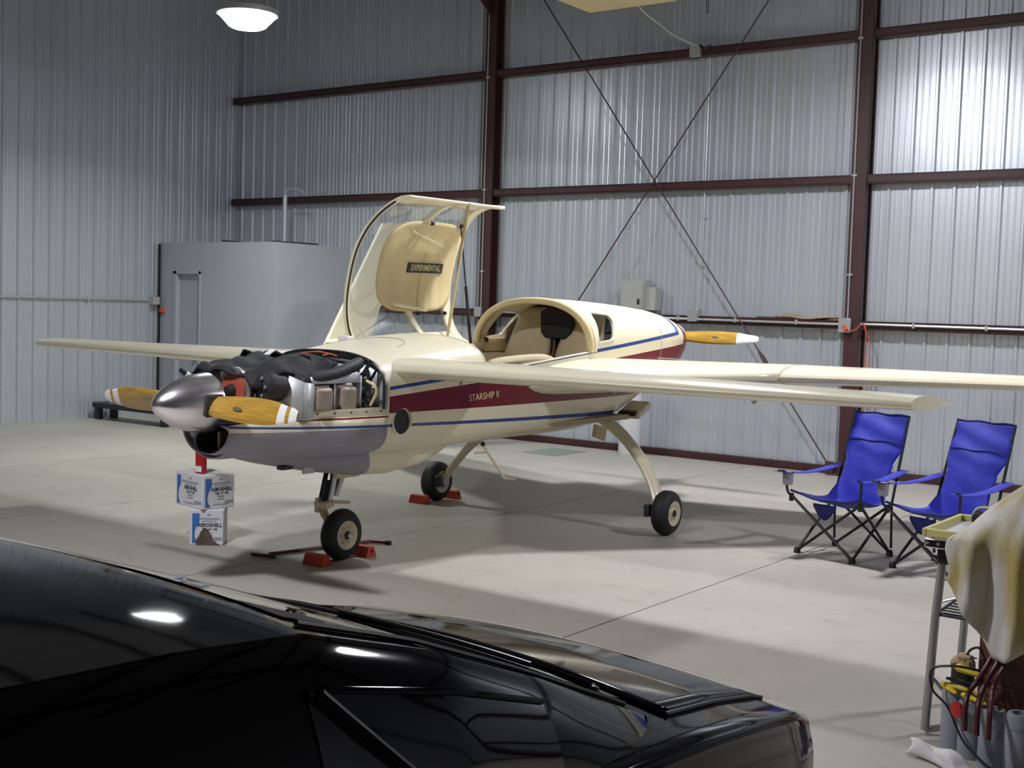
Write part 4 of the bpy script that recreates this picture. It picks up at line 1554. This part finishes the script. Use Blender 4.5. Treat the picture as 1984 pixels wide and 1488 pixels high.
# name on the port side
yy = 6.93 + .16
for body, yc, wdt in (('STARSHIP II', 7.14, 1),):
    uu = lerp_tab(FUS, yc)[0] + .0025
    text_obj('name_lettering', body, .068, 'cream_in', frame(A(uu, yc, 1.158), (0.035, 1, 0.06), (0, 0, 1)), fuselage, sx=1.0, bold=.0006)

# ================================================================== THINGS ON THE FLOOR
def carton(loc, rz, size, lab, faces, stain=False, kraft=True):
    """oil carton standing at loc (centre of base); prints on the listed local faces"""
    t = thing('oil_carton', lab, 'box', loc, rz)
    sx, sy, sz = size
    MB().box((-sx / 2, -sy / 2, 0), (sx / 2, sy / 2, sz)).obj('body', 'carton', t, bevel=.006)
    MB().box((-sx / 2, -.028, sz), (sx / 2, .028, sz + .0012)).obj('tape', 'carton_kraft', t)
    for d in faces:
        if d == 'front':
            F = frame((0, -sy / 2 - .001, sz / 2), (1, 0, 0), (0, 0, 1))
            wd = sx
        else:
            F = frame((sx / 2 + .001, 0, sz / 2), (0, 1, 0), (0, 0, 1))
            wd = sy
        def R(a0, b0, a1, b1, m, nm, th=.0006):
            v = [F @ Vector(q) for q in ((a0, b0, th), (a1, b0, th), (a1, b1, th), (a0, b1, th), (a0, b0, 0), (a1, b0, 0), (a1, b1, 0), (a0, b1, 0))]
            MB().add(v, [(0, 1, 2, 3), (0, 4, 5, 1), (1, 5, 6, 2), (2, 6, 7, 3), (3, 7, 4, 0)]).obj(nm, m, t, smooth=False)
        x0 = -wd / 2 + .022
        # blue block with a curved tail
        v, f = [], []
        NN = 16
        for i in range(NN + 1):
            b = sz * (.40 - .84 * i / NN)
            k = i / NN
            wd_ = .052 if k < .30 else .052 - .034 * math.sin(min(1, (k - .30) / .35) * PI / 2) + .030 * max(0, (k - .75) / .25) ** 2
            v += [F @ Vector((x0, b, .0008)), F @ Vector((x0 + wd_, b, .0008))]
        f = [(2 * i, 2 * i + 1, 2 * i + 3, 2 * i + 2) for i in range(NN)]
        MB().add(v, f).obj('blue_print', 'print_blue', t, smooth=False)
        cx = .03
        for body, yy, s_, m, bold in (('S', .36, .030, 'print_grey', 0), ('LUBRICATING OIL', .25, .026, 'print_grey', 0), ('AIRCRAFT ENGINE', .18, .016, 'print_grey', 0),
                                      ('AEROSHELL', .07, .034, 'print_black', .0010), ('OIL W 100', -.05, .024, 'print_black', .0004), ('12 x 1 QT', -.14, .022, 'print_grey', 0),
                                      ('SAE 50', -.22, .020, 'print_grey', 0), ('MADE IN U S A', -.38, .018, 'print_grey', 0)):
            if body in ('S', 'LUBRICATING OIL', 'AIRCRAFT ENGINE', '12 x 1 QT', 'SAE 50', 'MADE IN U S A'):
                # unreadable small print in the photograph: plain grey lines
                wl = {'S': .035, 'LUBRICATING OIL': .21, 'AIRCRAFT ENGINE': .14, '12 x 1 QT': .07, 'SAE 50': .07, 'MADE IN U S A': .16}[body] * wd / .34
                R(cx - wl * .5 - .012, yy * sz - s_ * .22, cx + wl * .5 - .012, yy * sz + s_ * .22, m, 'small_print')
            else:
                text_obj('print', body, s_ * 1.1, m, F @ Matrix.Translation((cx - .005, yy * sz, .001)), t, extrude=.0003, sx=.9, bold=bold)
        R(wd * .20, -sz * .36, wd * .46, -sz * .27, 'print_grey', 'small_print')
        if stain:
            v = [F @ Vector((-wd * .30 + wd * .72 * i / 20, -sz * .49, .0014)) for i in range(21)]
            v2 = [F @ Vector((-wd * .30 + wd * .72 * i / 20, -sz * .49 + sz * (.12 + .36 * math.sin(PI * min(1, i / 15)) ** 1.2 + .02 * math.sin(i * 2.1)) * (1 if i < 15 else max(.1, (20 - i) / 6)), .0014)) for i in range(21)]
            MB().add(v + v2, [(i, i + 1, 22 + i, 21 + i) for i in range(20)]).obj('oil_stain', 'oil_stain', t, smooth=False)
    return t


carton((-7.116, 6.054, 0), .707, (.246, .20, .262), 'oil-stained carton standing on the floor under another carton', ('front',), stain=True)
carton((-7.216, 6.10, .2635), -.144, (.37, .27, .25), 'white and blue oil carton stacked on top beneath the nose', ('front', 'right'))
t = thing('red_can', 'slim red can with a white label standing on the upper carton', 'can', (-7.17, 6.02, .5157), .1)
MB().box((-.036, -.025, 0), (.036, .025, .26)).obj('body', 'red_paint', t, bevel=.006)
MB().box((-.033, -.0262, .012), (.030, -.0255, .055)).obj('label_print', 'white_paint', t)
MB().lathe((0, 0, .26), (0, 0, 1), [(0, .014), (.02, .014), (.022, 0)], 12).obj('cap', 'print_black', t)


def chock(p, rz, lab):
    t = thing('wheel_chock', lab, 'chock', p, rz, local=True)
    MB().prism([(-.055, 0), (.055, 0), (.03, .075), (-.028, .075)], 'x', -.09, .09).obj('wedge', 'chock_red', t, bevel=.006)
    MB().tube([(-.09, 0, .045), (-.105, 0, .045)], .01, 8).obj('rope_knot', 'bar_red', t)
    return t


chock((AX + .03, 6.06, 0), 0, 'orange-red wooden chock in front of the nose wheel')
chock((AX + .03, 6.515, 0), PI, 'orange-red wooden chock behind the nose wheel')
chock((AX - 1.22, 8.625, 0), 0, 'orange-red chock in front of the far main wheel')
chock((AX - 1.22, 9.075, 0), PI, 'orange-red chock behind the far main wheel')
o = MB().box((AX + .02, 6.115, 0), (AX + .04, 6.46, .012)).obj('chock_strap', 'bar_red')
tag(o, 'thin dark strap joining the two nose wheel chocks', 'strap')
# tow bar lying behind the nose wheel
t = thing('tow_bar', 'dark red tow bar lying on the floor behind the nose wheel', 'tow bar', (-6.36, 6.5, .015))
MB().tube([(-6.44, 6.03, .015), (-6.26, 6.88, .015)], .013, 8).obj('shaft', 'bar_red', t)
MB().tube([(-6.52, 5.94, .015), (-6.34, 5.99, .016)], .013, 8).obj('cross_handle', 'bar_red', t)
MB().tube([(-6.26, 6.88, .015), (-6.13, 6.94, .015)], .012, 8).obj('hook', 'bar_red', t)
MB().tube([(-6.15, 6.93, .015), (-6.11, 6.95, .015)], .018, 8).obj('grip', 'black_metal', t)


# ------------------------------------------------------------------ folding chairs
def fabric(fn, nu, nv, name, m, parent, th=.004):
    return MB().grid(fn, nu, nv).obj(name, m, parent, ang=70, thick=th)


def folding_chair(loc, rz, lab):
    t = thing('folding_chair', lab, 'chair', loc, rz, group='blue folding chairs')
    r = .011
    fl_, fr_, bl_, br_ = (-.24, -.26, .02), (.24, -.26, .02), (-.24, .26, .02), (.24, .26, .02)
    SL, SR = Vector((-.30, -.28, .44)), Vector((.30, -.28, .44))
    BL, BR = Vector((-.25, .24, .40)), Vector((.25, .24, .40))
    TL, TR = Vector((-.235, .46, 1.06)), Vector((.235, .46, 1.06))
    for a, b in ((fl_, SR), (fr_, SL), (bl_, BR), (br_, BL)):          # front and rear crosses
        MB().tube([a, b], r, 8).obj('leg', 'black_metal', t)
    for a, b in ((fl_, BL), (fr_, BR), (bl_, SL), (br_, SR)):          # side crosses
        MB().tube([a, b], r, 8).obj('leg', 'black_metal', t)
    for p in (fl_, fr_, bl_, br_):
        MB().lathe((p[0], p[1], 0), (0, 0, 1), [(0, .028), (.03, .026), (.045, .016), (.046, 0)], 10).obj('foot', 'black_metal', t)
    for a, b in ((BL, TL), (BR, TR)):
        MB().tube([Vector((a.x, bl_[1] - .02, .12)) * .0 + a, b], r, 8).obj('back_post', 'black_metal', t)
        MB().tube([a, (a.x, .26, .06)], r * .9, 8).obj('back_post', 'black_metal', t)
    for s, P in ((-1, SL), (1, SR)):
        MB().tube(spline([P, P + Vector((s * .015, -.03, .03)), P + Vector((s * .03, -.05, .16)), P + Vector((s * .03, -.07, .185)), P + Vector((s * .045, -.12, .19))], 5), .010, 8).obj('arm_post', 'black_metal', t)
        MB().lathe(P + Vector((0, 0, -.045)), (0, 0, 1), [(0, .018), (.06, .018)], 10).obj('corner_joint', 'black_metal', t)

        def arm(a, b, s=s):
            y = -.42 + .78 * a
            x = s * (.335 - .065 * a) + (b - .5) * .085
            z = .628 - .03 * math.sin(PI * a) + .028 * a * a
            return (x, y, z)
        ar = fabric(arm, 14, 3, 'arm_rest', 'chair_blue', t)
    # cup holder in the left arm rest
    MB().lathe((-.325, -.30, .52), (0, 0, 1), [(0, .0), (0, .038), (.095, .042)], 14).obj('cup_holder', 'mesh_net', t, thick=.002)
    MB().tube([Vector((-.325 + .042 * math.cos(q * PI / 8), -.30 + .042 * math.sin(q * PI / 8), .615)) for q in range(17)], .004, 6).obj('cup_ring', 'black_metal', t)

    def sling(a, b):
        # a across, b from seat front to the top of the back
        k = 2 * a - 1
        if b < .30:
            q = b / .30
            hw = .305 - .05 * q
            y = -.285 + .42 * q
            z = .435 - .085 * math.sin(q * PI / 2) + .045 * k * k * 1.0 + .02 * q * abs(k)
        else:
            q = (b - .30) / .70
            hw = .255 - .055 * math.sin(min(1, q / .62) * PI) + (.0 if q < .62 else -.012 * math.sin((q - .62) / .38 * PI / 2))
            if q > .62:
                hw = .243 - .0 * q
            elif q > .45:
                hw = .200 + (.243 - .200) * ((q - .45) / .17) ** 1.0 if q > .45 else hw
            y = .135 + .325 * q + .05 * math.sin(q * PI) * (k * k - .6)
            z = .35 + .715 * q
            z += .06 * (1 - q) ** 3 * (k * k)
        return (k * hw, y + .006 * math.sin(b * 40 + k * 3) * (1 if b > .7 else .3), z + .004 * math.sin(k * 7 + b * 22))
    fabric(sling, 20, 48, 'sling_seat', 'chair_blue', t, .005)
    MB().tube([sling(i / 20, 1.0) for i in range(21)], .007, 6).obj('top_hem', 'chair_blue_dark', t)
    MB().tube([Vector(sling(i / 20, .80)) + Vector((0, -.006, 0)) for i in range(21)], .004, 5).obj('pillow_seam', 'chair_blue_dark', t)
    MB().tube([Vector(sling(i / 20, 0)) for i in range(21)], .009, 6).obj('front_hem', 'chair_blue_dark', t)
    # dark straps under the front edge
    MB().grid(lambda a, b: (-.10 + .20 * a, -.285, .445 - .10 * math.sin(PI * a) * b - .02 * b - .04), 8, 2).obj('seat_strap', 'chair_blue_dark', t, thick=.003)
    return t


mat('mesh_net', (0.30, 0.30, 0.33), 0.8)
folding_chair((-3.43, 9.13, 0), -.20, 'blue high-back folding camp chair standing in front of the red column')
folding_chair((-2.66, 9.07, 0), -.30, 'blue high-back folding camp chair partly hidden by the towel on the work table')

# ------------------------------------------------------------------ work table with towel
t = thing('work_table', 'metal folding work table on tube legs under a stained towel', 'table', (-1.2, 5.6, 0))
MB().box((-1.63, 5.34, .835), (-.70, 5.98, .865)).obj('top', 'galv', t, bevel=.008)
MB().box((-1.645, 5.325, .83), (-1.50, 5.36, .872)).obj('corner_bracket', 'chrome', t, bevel=.006)
for x in (-1.63, -1.585):
    MB().lathe((x, 5.323, .852), (0, -1, 0), [(0, .008), (.004, .007), (.005, 0)], 8).obj('rivet', 'alloy', t)
MB().box((-1.60, 5.36, .76), (-1.53, 5.42, .832)).obj('leg_socket', 'black_metal', t, bevel=.01)
for x, y in ((-1.60, 5.39), (-1.62, 5.93), (-.76, 5.39), (-.76, 5.93)):
    MB().tube([(x + .02, y, .80), (x, y, .52), (x - .02, y, .02)], .019, 12).obj('leg', 'alloy', t)
MB().tube([(-1.62, 5.39, .02), (-1.46, 5.47, .055), (-1.42, 5.50, .06)], .016, 8).obj('foot_bar', 'alloy', t)
MB().tube([(-1.605, 5.39, .26), (-1.45, 5.48, .06)], .008, 8).obj('foot_stay', 'alloy', t)
MB().tube([(-1.60, 5.385, .585), (-1.05, 5.42, .80)], .006, 6).obj('brace', 'alloy', t)
sh = MB().tube([(-1.60, 5.39, .535), (-1.62, 5.93, .535), (-.78, 5.93, .535), (-.78, 5.39, .535), (-1.60, 5.39, .535)], .007, 6).obj('wire_shelf', 'black_metal', t)
for i in range(9):
    y = 5.43 + .055 * i
    MB().tube([(-1.60, y, .535), (-.78, y, .535)], .0045, 6).obj('wire', 'black_metal', sh)
MB().lathe((-1.62, 5.93, .53), (0, 0, 1), [(0, .03), (.05, .034), (.07, .02), (.075, 0)], 10).obj('clamp', 'black_metal', t)
MB().tube([(-1.61, 5.93, .57), (-1.68, 5.88, .57)], .012, 8).obj('clamp', 'black_metal', t)

t = thing('parts_tray', 'shallow yellow-edged tray lying on the work table beside the towel', 'tray', (-1.45, 5.65, .866))
MB().box((-1.66, 5.42, .866), (-1.42, 5.95, .872)).obj('base', 'galv', t)
for a, b in (((-1.66, 5.40, .866), (-1.42, 5.42, .90)), ((-1.66, 5.93, .866), (-1.42, 5.95, .90)), ((-1.68, 5.40, .866), (-1.66, 5.95, .90))):
    MB().box(a, b).obj('rim', 'pale_yellow', t, bevel=.004)
t = thing('camera_bag', 'small dark bag with a light strap lying in the tray', 'bag', (-1.45, 5.8, .873))
MB().cbox((-1.51, 5.86, .903), (.16, .11, .06)).obj('body', 'black_cloth', t, bevel=.025, seg=4)
MB().tube(spline([(-1.60, 5.88, .90), (-1.57, 5.86, .945), (-1.51, 5.85, .955), (-1.45, 5.85, .94), (-1.42, 5.88, .90)], 5), .014, 8, flat=.5).obj('strap', 'paper_white', t)

# towel draped over a box at the table's edge
TWL = {}


def towelf(a, b):
    # a along the table (from -1.60 to -1.0), b from the back over the top down the front
    x = -1.528 + .62 * a
    fold = .030 * math.sin(a * 21 + b * 2.0) + .012 * math.sin(a * 41 + b * 5)
    crest = .906 + .225 * min(1, max(0, (a - .02) / .38)) ** .8
    if b < .32:
        q = b / .32
        y = 5.80 - .28 * q
        z = .906 + (crest - .906) * math.sin(q * PI / 2) + .004
    else:
        q = (b - .32) / .68
        bottom = .72 - .30 * min(1, a / .33) + .42 * max(0, a - .42)
        z = crest - (crest - bottom) * q ** 1.05
        tt = max(0, min(1, (z - .89) / (crest - .8899)))
        y = 5.270 + .25 * tt ** 1.5 + (fold - .03) * min(1, q * 2) * (1 - tt)
    return (x + .012 * math.sin(b * 9), y, z)


t = thing('tool_chest', 'low grey tool chest standing on the table under the towel', 'tool chest', (-1.2, 5.62, .866))
MB().box((-1.27, 5.54, .866), (-.98, 5.64, 1.06)).obj('body', 'grey_box', t, bevel=.01)
o = MB().grid(towelf, 46, 44).obj('stained_towel', 'towel', ang=80, thick=.006)
tag(o, 'yellow-stained off-white towel draped over the end of the work table', 'towel')
t = thing('wooden_box', 'tall dark brown wooden board leaning under the towel beside the red hoses', 'board', (-1.2, 5.35, .3))
MB().box((-1.39, 5.312, .30), (-1.20, 5.335, .80), Matrix.Rotation(.0, 3, 'Y')).obj('board', 'brown_ply', t, bevel=.005)
MB().box((-1.39, 5.306, .50), (-1.20, 5.312, .53)).obj('edge_strip', 'card_brown', t)
MB().box((-1.39, 5.312, 0.0), (-1.20, 5.335, .30)).obj('foot_block', 'brown_ply', t, bevel=.005)

# grey tubes standing under the table, with tools on top
TUBES = [(-1.475, 5.30, .26, 'grey plastic tube standing under the table corner, yellow tools on top'),
         (-1.385, 5.235, .25, 'grey plastic tube with a red valve between two other grey tubes'),
         (-1.285, 5.17, .24, 'grey plastic tube in front of the red hose bundle'),
         (-1.17, 5.12, .26, 'grey plastic tube wrapped with a black band')]
for x, y, h, lab in TUBES:
    t = thing('grey_tube', lab, 'tube', (x, y, 0), group='grey tubes under the table')
    MB().lathe((x, y, 0), (0, 0, 1), [(0, .052), (h - .02, .052), (h, .045), (h, .030), (h - .05, .030)], 24).obj('shell', 'tank_grey', t)
    MB().lathe((x, y, h - .06), (0, 0, 1), [(0, .0535), (.015, .0535)], 24).obj('band', 'tank_grey', t, thick=.002)
random.seed(11)
lays = [((-1.52, 5.27, .275), (-1.36, 5.24, .27), .016, 'yellow', 'yellow handled pliers lying across the grey tubes'),
        ((-1.53, 5.30, .265), (-1.44, 5.20, .262), .017, 'yellow', 'short yellow screwdriver lying on the corner tube'),
        ((-1.42, 5.21, .262), (-1.31, 5.16, .255), .016, 'yellow', 'yellow clamp lying above the red valve'),
        ((-1.48, 5.33, .34), (-1.38, 5.30, .33), .028, 'yellow', 'fat yellow tool handle lying on the heap'),
        ((-1.50, 5.25, .305), (-1.34, 5.26, .30), .011, 'black_metal', 'black pliers lying on the yellow tools'),
        ((-1.47, 5.34, .385), (-1.41, 5.29, .40), .026, 'card_brown', 'brown leather pouch on top of the tool heap')]
for p, q, r, m, lab in lays:
    p, q = Vector(p), Vector(q)
    t = thing('hand_tool', lab, 'tool', p)
    MB().tube([p, p + (q - p) * .12, p + (q - p) * .6, q], [r * .7, r, r * .8, r * .45], 10, flat=.7).obj('handle', m, t)
    MB().tube([q, q + (q - p) * .35], [r * .4, r * .2], 8, flat=.5).obj('blade', 'engine_dark', t)
t = thing('red_valve', 'round red valve wheel on the side of a grey tube', 'valve', (-1.42, 5.19, .21))
MB().lathe((-1.413, 5.185, .205), (-.55, -.83, 0), [(0, .012), (.012, .030), (.03, .034), (.036, .02), (.037, 0)], 16).obj('wheel', 'red_paint', t)
for k, (px, lab) in enumerate(((-1.312, 'dark red hose hanging from the table edge beside the brown board'), (-1.278, 'dark red hose hanging in front of the brown board'), (-1.246, 'dark red hose nearest the black band tube'))):
    o = MB().tube(spline([(px + .03, 5.293, .62), (px + .01, 5.292, .52), (px - .02, 5.285, .42), (px - .05, 5.21, .33), (px - .06 + .02 * k, 5.10 - .025 * k, .285), (px - .05 + .02 * k, 5.055 - .025 * k, .16)], 7), .011, 8).obj('hose', 'hose_red')
    tag(o, lab, 'hose')
for pth, lab in (([(-1.36, 5.26, .36), (-1.46, 5.22, .37), (-1.55, 5.22, .34), (-1.54, 5.20, .26), (-1.47, 5.19, .20), (-1.40, 5.15, .10), (-1.33, 5.10, .06), (-1.22, 5.03, .03), (-1.05, 5.0, .012)], 'thin black cable looping over the grey tubes to the floor'),
                 ([(-1.45, 5.33, .37), (-1.42, 5.285, .43), (-1.38, 5.275, .45), (-1.355, 5.27, .40), (-1.365, 5.25, .33)], 'short black cable arching over the tool heap beside the brown board')):
    o = MB().tube(spline(pth, 7), .0055, 6).obj('cable', 'black_metal')
    tag(o, lab, 'cable')
t = thing('tool_bag', 'dark leather tool bag standing behind the grey tubes under the table', 'bag', (-1.475, 5.41, 0))
MB().cbox((-1.475, 5.405, .19), (.10, .06, .36)).obj('body', 'engine_dark', t, bevel=.03, seg=4)
MB().cbox((-1.475, 5.385, .34), (.10, .06, .06)).obj('flap', 'card_brown', t, bevel=.03, seg=4)


def ragf(a, b):
    x = -1.60 + .34 * a + .03 * b
    y = 5.07 + .11 * b - .13 * a
    z = .006 + .050 * math.sin(PI * b) ** .6 * (1 + .35 * math.sin(a * 11 + b * 3)) * (0.3 + .7 * math.sin(PI * min(1, a * 1.3 + .12)) ** .5)
    return (x + .015 * math.sin(b * 8 + a * 3), y + .02 * math.sin(a * 7), z)


o = MB().grid(ragf, 26, 16).obj('white_rag', 'paper_white', ang=80, thick=.005, off=1)
tag(o, 'crumpled white rag lying on the floor in front of the grey tubes', 'rag')
o = MB().grid(lambda a, b: (-1.23 + .25 * a, 4.92 + .10 * b, .006 + .04 * math.sin(PI * b) * (1 + .3 * math.sin(a * 9)) * math.sin(PI * min(1, a + .15)) ** .5), 14, 10).obj('white_rag', 'paper_white', ang=80, thick=.005, off=1)
tag(o, 'smaller crumpled white rag on the floor under the hanging cable', 'rag')

# ================================================================== BLACK CAR
CX = -2.18
car = thing('black_car', 'glossy black coupe parked on the hangar floor in the foreground', 'car', (CX, 1.2, 0))


def K(u, y, z):
    return Vector((CX + u, y, z))


BODY = [  # Y, half width, sill z, belt z, shoulder u, shoulder z, crown z
    (-1.15, .70, .34, .55, .62, .78, .80), (-1.02, .84, .26, .62, .70, .86, .89), (-.6, .90, .22, .66, .76, .89, .93), (.2, .925, .20, .68, .79, .885, .92),
    (1.2, .93, .20, .68, .80, .88, .93), (1.9, .93, .20, .68, .80, .875, .955), (2.3, .93, .20, .67, .80, .855, .94), (2.6, .925, .20, .65, .795, .825, .895),
    (2.9, .915, .21, .62, .785, .782, .842), (3.15, .90, .23, .58, .77, .735, .785), (3.32, .875, .27, .54, .745, .69, .728), (3.44, .82, .32, .50, .69, .635, .662),
    (3.52, .72, .37, .47, .60, .57, .59), (3.55, .55, .41, .46, .45, .52, .535)]


def body_ring(y):
    wd, zs, zb, us, zh, zc = lerp_tab(BODY, y)
    ctrl = [(wd * .93, zs), (wd * .985, (zs + zb) / 2 - .04), (wd, zb), (wd * .985, zb + (zh - zb) * .55), ((wd + us) / 2 + .03, zh - .018), (us, zh)]
    port = [Vector((a, 0, b)) for a, b in ctrl]
    pp = spline(port, 4)
    half = [(p.x, p.z) for p in pp]
    for i in range(1, 11):
        q = 1 - i / 10
        half.append((us * q, zh + (zc - zh) * (1 - q * q)))
    ring = [K(a, y, b) for a, b in half] + [K(-a, y, b) for a, b in half[:-1][::-1]]
    return ring


cy = []
for a, b in zip(BODY[:-1], BODY[1:]):
    nn = max(1, int((b[0] - a[0]) / .09))
    cy += [a[0] + (b[0] - a[0]) * i / nn for i in range(nn)]
cy.append(BODY[-1][0])
MB().loft([body_ring(y) for y in cy]).obj('body', 'car_black', car, ang=30)


def top_z(u, y):
    wd, zs, zb, us, zh, zc = lerp_tab(BODY, y)
    q = min(1, abs(u) / us)
    return zh + (zc - zh) * (1 - q * q)


# cabin
CAB = [  # Y, rail u, rail z, crown z, base u
    (-.75, .70, .90, .93, .80), (-.45, .72, 1.02, 1.05, .83), (0.0, .74, 1.20, 1.25, .86), (.4, .755, 1.275, 1.335, .875), (.86, .765, 1.288, 1.340, .88),
    (1.15, .77, 1.278, 1.333, .88), (1.40, .775, 1.258, 1.305, .88), (1.72, .78, 1.165, 1.20, .878), (2.08, .78, 1.03, 1.065, .875), (2.30, .778, .935, .995, .88), (2.48, .772, .862, .93, .868), (2.62, .76, .80, .865, .84), (2.70, .74, .74, .80, .80)]


def cab_ring(y, grow=0.0):
    ur, zr, zc, ub = lerp_tab(CAB, y)
    base_z = min(zr - .004, .855 - .28 * max(0, y - 2.05))
    half = []
    for i in range(9):
        q = i / 8
        half.append((ub + (ur - ub) * q + .035 * math.sin(PI * q) * min(1, (zr - base_z) / .3) + grow, base_z + (zr - base_z) * q))
    half.append((ur - .012 + grow, zr + .010 + grow * .5))
    for i in range(1, 15):
        q = 1 - i / 14
        half.append(((ur - .012) * q, zr + .010 + (zc - zr - .010) * (1 - abs(q) ** 2.4) + grow))
    return [K(a, y, b) for a, b in half] + [K(-a, y, b) for a, b in half[:-1][::-1]]


cyb = []
for a, b in zip(CAB[:-1], CAB[1:]):
    nn = max(1, int((b[0] - a[0]) / .07))
    cyb += [a[0] + (b[0] - a[0]) * i / nn for i in range(nn)]
cyb.append(CAB[-1][0])
NR = len(cab_ring(1.0))
MB().loft([cab_ring(y) for y in cyb]).obj('cabin', 'car_black', car, ang=24)
# windshield panel: lies inside the pillars
MB().grid(lambda a, b: cab_ring(1.46 + (2.56 - 1.46) * a, .004)[int(11 + b * (NR - 23))], 16, NR - 23).obj('windshield', 'car_glass', car, ang=60)
MB().tube([cab_ring(1.44 + .10 * i, .006)[10] for i in range(12)], .006, 6).obj('windshield_trim', 'car_trim', car)
# side glass, near and far, with a dividing pillar
for s in (1, -1):
    def glassf(a, b, s=s, y0=1.36, y1=2.02):
        y = y0 + (y1 - y0) * a
        zr = lerp_tab(CAB, y)[1]
        r_ = cab_ring(y, .004)
        k_ = 1 + (6.6 - 1) * b
        i = int(k_)
        f_ = k_ - i
        p = r_[i] * (1 - f_) + r_[i + 1] * f_
        return p if s > 0 else Vector((2 * CX - p.x, p.y, p.z))
    MB().grid(lambda a, b: glassf(a, b), 24, 8).obj('side_window', 'car_glass', car, ang=60)
    pil = [glassf((.02 + .34 * (1 - b)) / .66, b) for b in (0, .25, .5, .75, 1)]
    MB().tube([p + Vector((s * .004, 0, 0)) for p in pil], .022, 8, flat=.4).obj('window_divider', 'car_trim', car)
    MB().tube([glassf(i / 20, 1.0) + Vector((s * .004, 0, 0)) for i in range(21)], .006, 6).obj('drip_trim', 'car_black', car)
# hood panel standing proud of the fenders with a gap
def hoodf(a, b):
    y = 2.62 + (3.34 - 2.62) * a - .10 * (abs(2 * b - 1) ** 2) * (a)
    hw = .765 - .03 * a
    u = hw * (2 * b - 1)
    return K(u, y, top_z(u, y) + .010)


MB().grid(hoodf, 16, 28).obj('hood', 'car_black', car, ang=40, thick=.012)
MB().tube([hoodf(i / 16, 1.0) + Vector((.008, 0, -.006)) for i in range(17)], .006, 6).obj('hood_gap', 'car_trim', car)
MB().grid(lambda a, b: K(-.66 + 1.32 * a, 2.44 + .15 * b, max(top_z(-.66 + 1.32 * a, 2.44 + .15 * b), lerp_tab(CAB, 2.44 + .15 * b)[1] + .03) + .006), 24, 3).obj('cowl_panel', 'car_trim', car)


def cab_z(u, y):
    ur, zr, zc, ub = lerp_tab(CAB, y)
    q = min(1, abs(u) / (ur - .012))
    return max(zr + .010 + (zc - zr - .010) * (1 - q ** 2.4), top_z(u, y))


for s_ in (.62, -.02):
    W_ = [(s_, 2.52), (s_ - .10, 2.49), (s_ - .28, 2.44), (s_ - .46, 2.40)]
    wp = MB().tube([K(u, y, cab_z(u, y) + .016) for u, y in W_], [.012, .009, .008, .006], 8).obj('wiper', 'car_black', car)
    MB().tube([K(u, y, cab_z(u, y) + .012) for u, y in [(s_ - .14 - .06 * i, 2.46 - .022 * i) for i in range(9)]], .007, 6).obj('wiper_blade', 'car_trim', wp)
    MB().lathe(K(s_, 2.52, cab_z(s_, 2.52) - .005), (0, .3, 1), [(0, .02), (.02, .018), (.028, 0)], 10).obj('wiper_pivot', 'car_trim', wp)
for s in (1, -1):
    MB().lathe(K(s * .66, 3.455, .545), (s * .45, .89, .05), [(-.03, .0), (-.03, .075), (.012, .085), (.016, .08), (-.005, .07)], 24, sx=1.25).obj('headlight', 'car_glass', car)
    MB().lathe(K(s * .66, 3.468, .545), (s * .45, .89, .05), [(0, .03), (.008, .028), (.012, 0)], 16).obj('headlight_bulb', 'chrome', car)
    MB().box(K(s * .74 - .09, 3.35, .36), K(s * .74 + .09, 3.50, .47), Matrix.Rotation(-s * .45, 3, 'Z')).obj('bumper_corner', 'car_black', car, bevel=.03, seg=3)
    for y in (-.35, 2.72):
        MB().lathe(K(s * .80, y, .31), (s, 0, 0), [(-.10, 0), (-.10, .26), (-.08, .31), (.08, .31), (.10, .27), (.09, .20), (.06, .18), (.075, 0)], 32).obj('wheel', 'rubber', car)
    MB().box(K(s * .935 - .03, 1.30, .905), K(s * .935 + .11, 1.42, 1.00)).obj('mirror', 'car_black', car, bevel=.03, seg=3) if s < 0 else None
MB().tube([K(.945, .95, .80), K(.95, 1.02, .79), K(.945, 1.14, .795)], .010, 8).obj('door_handle', 'car_trim', car)
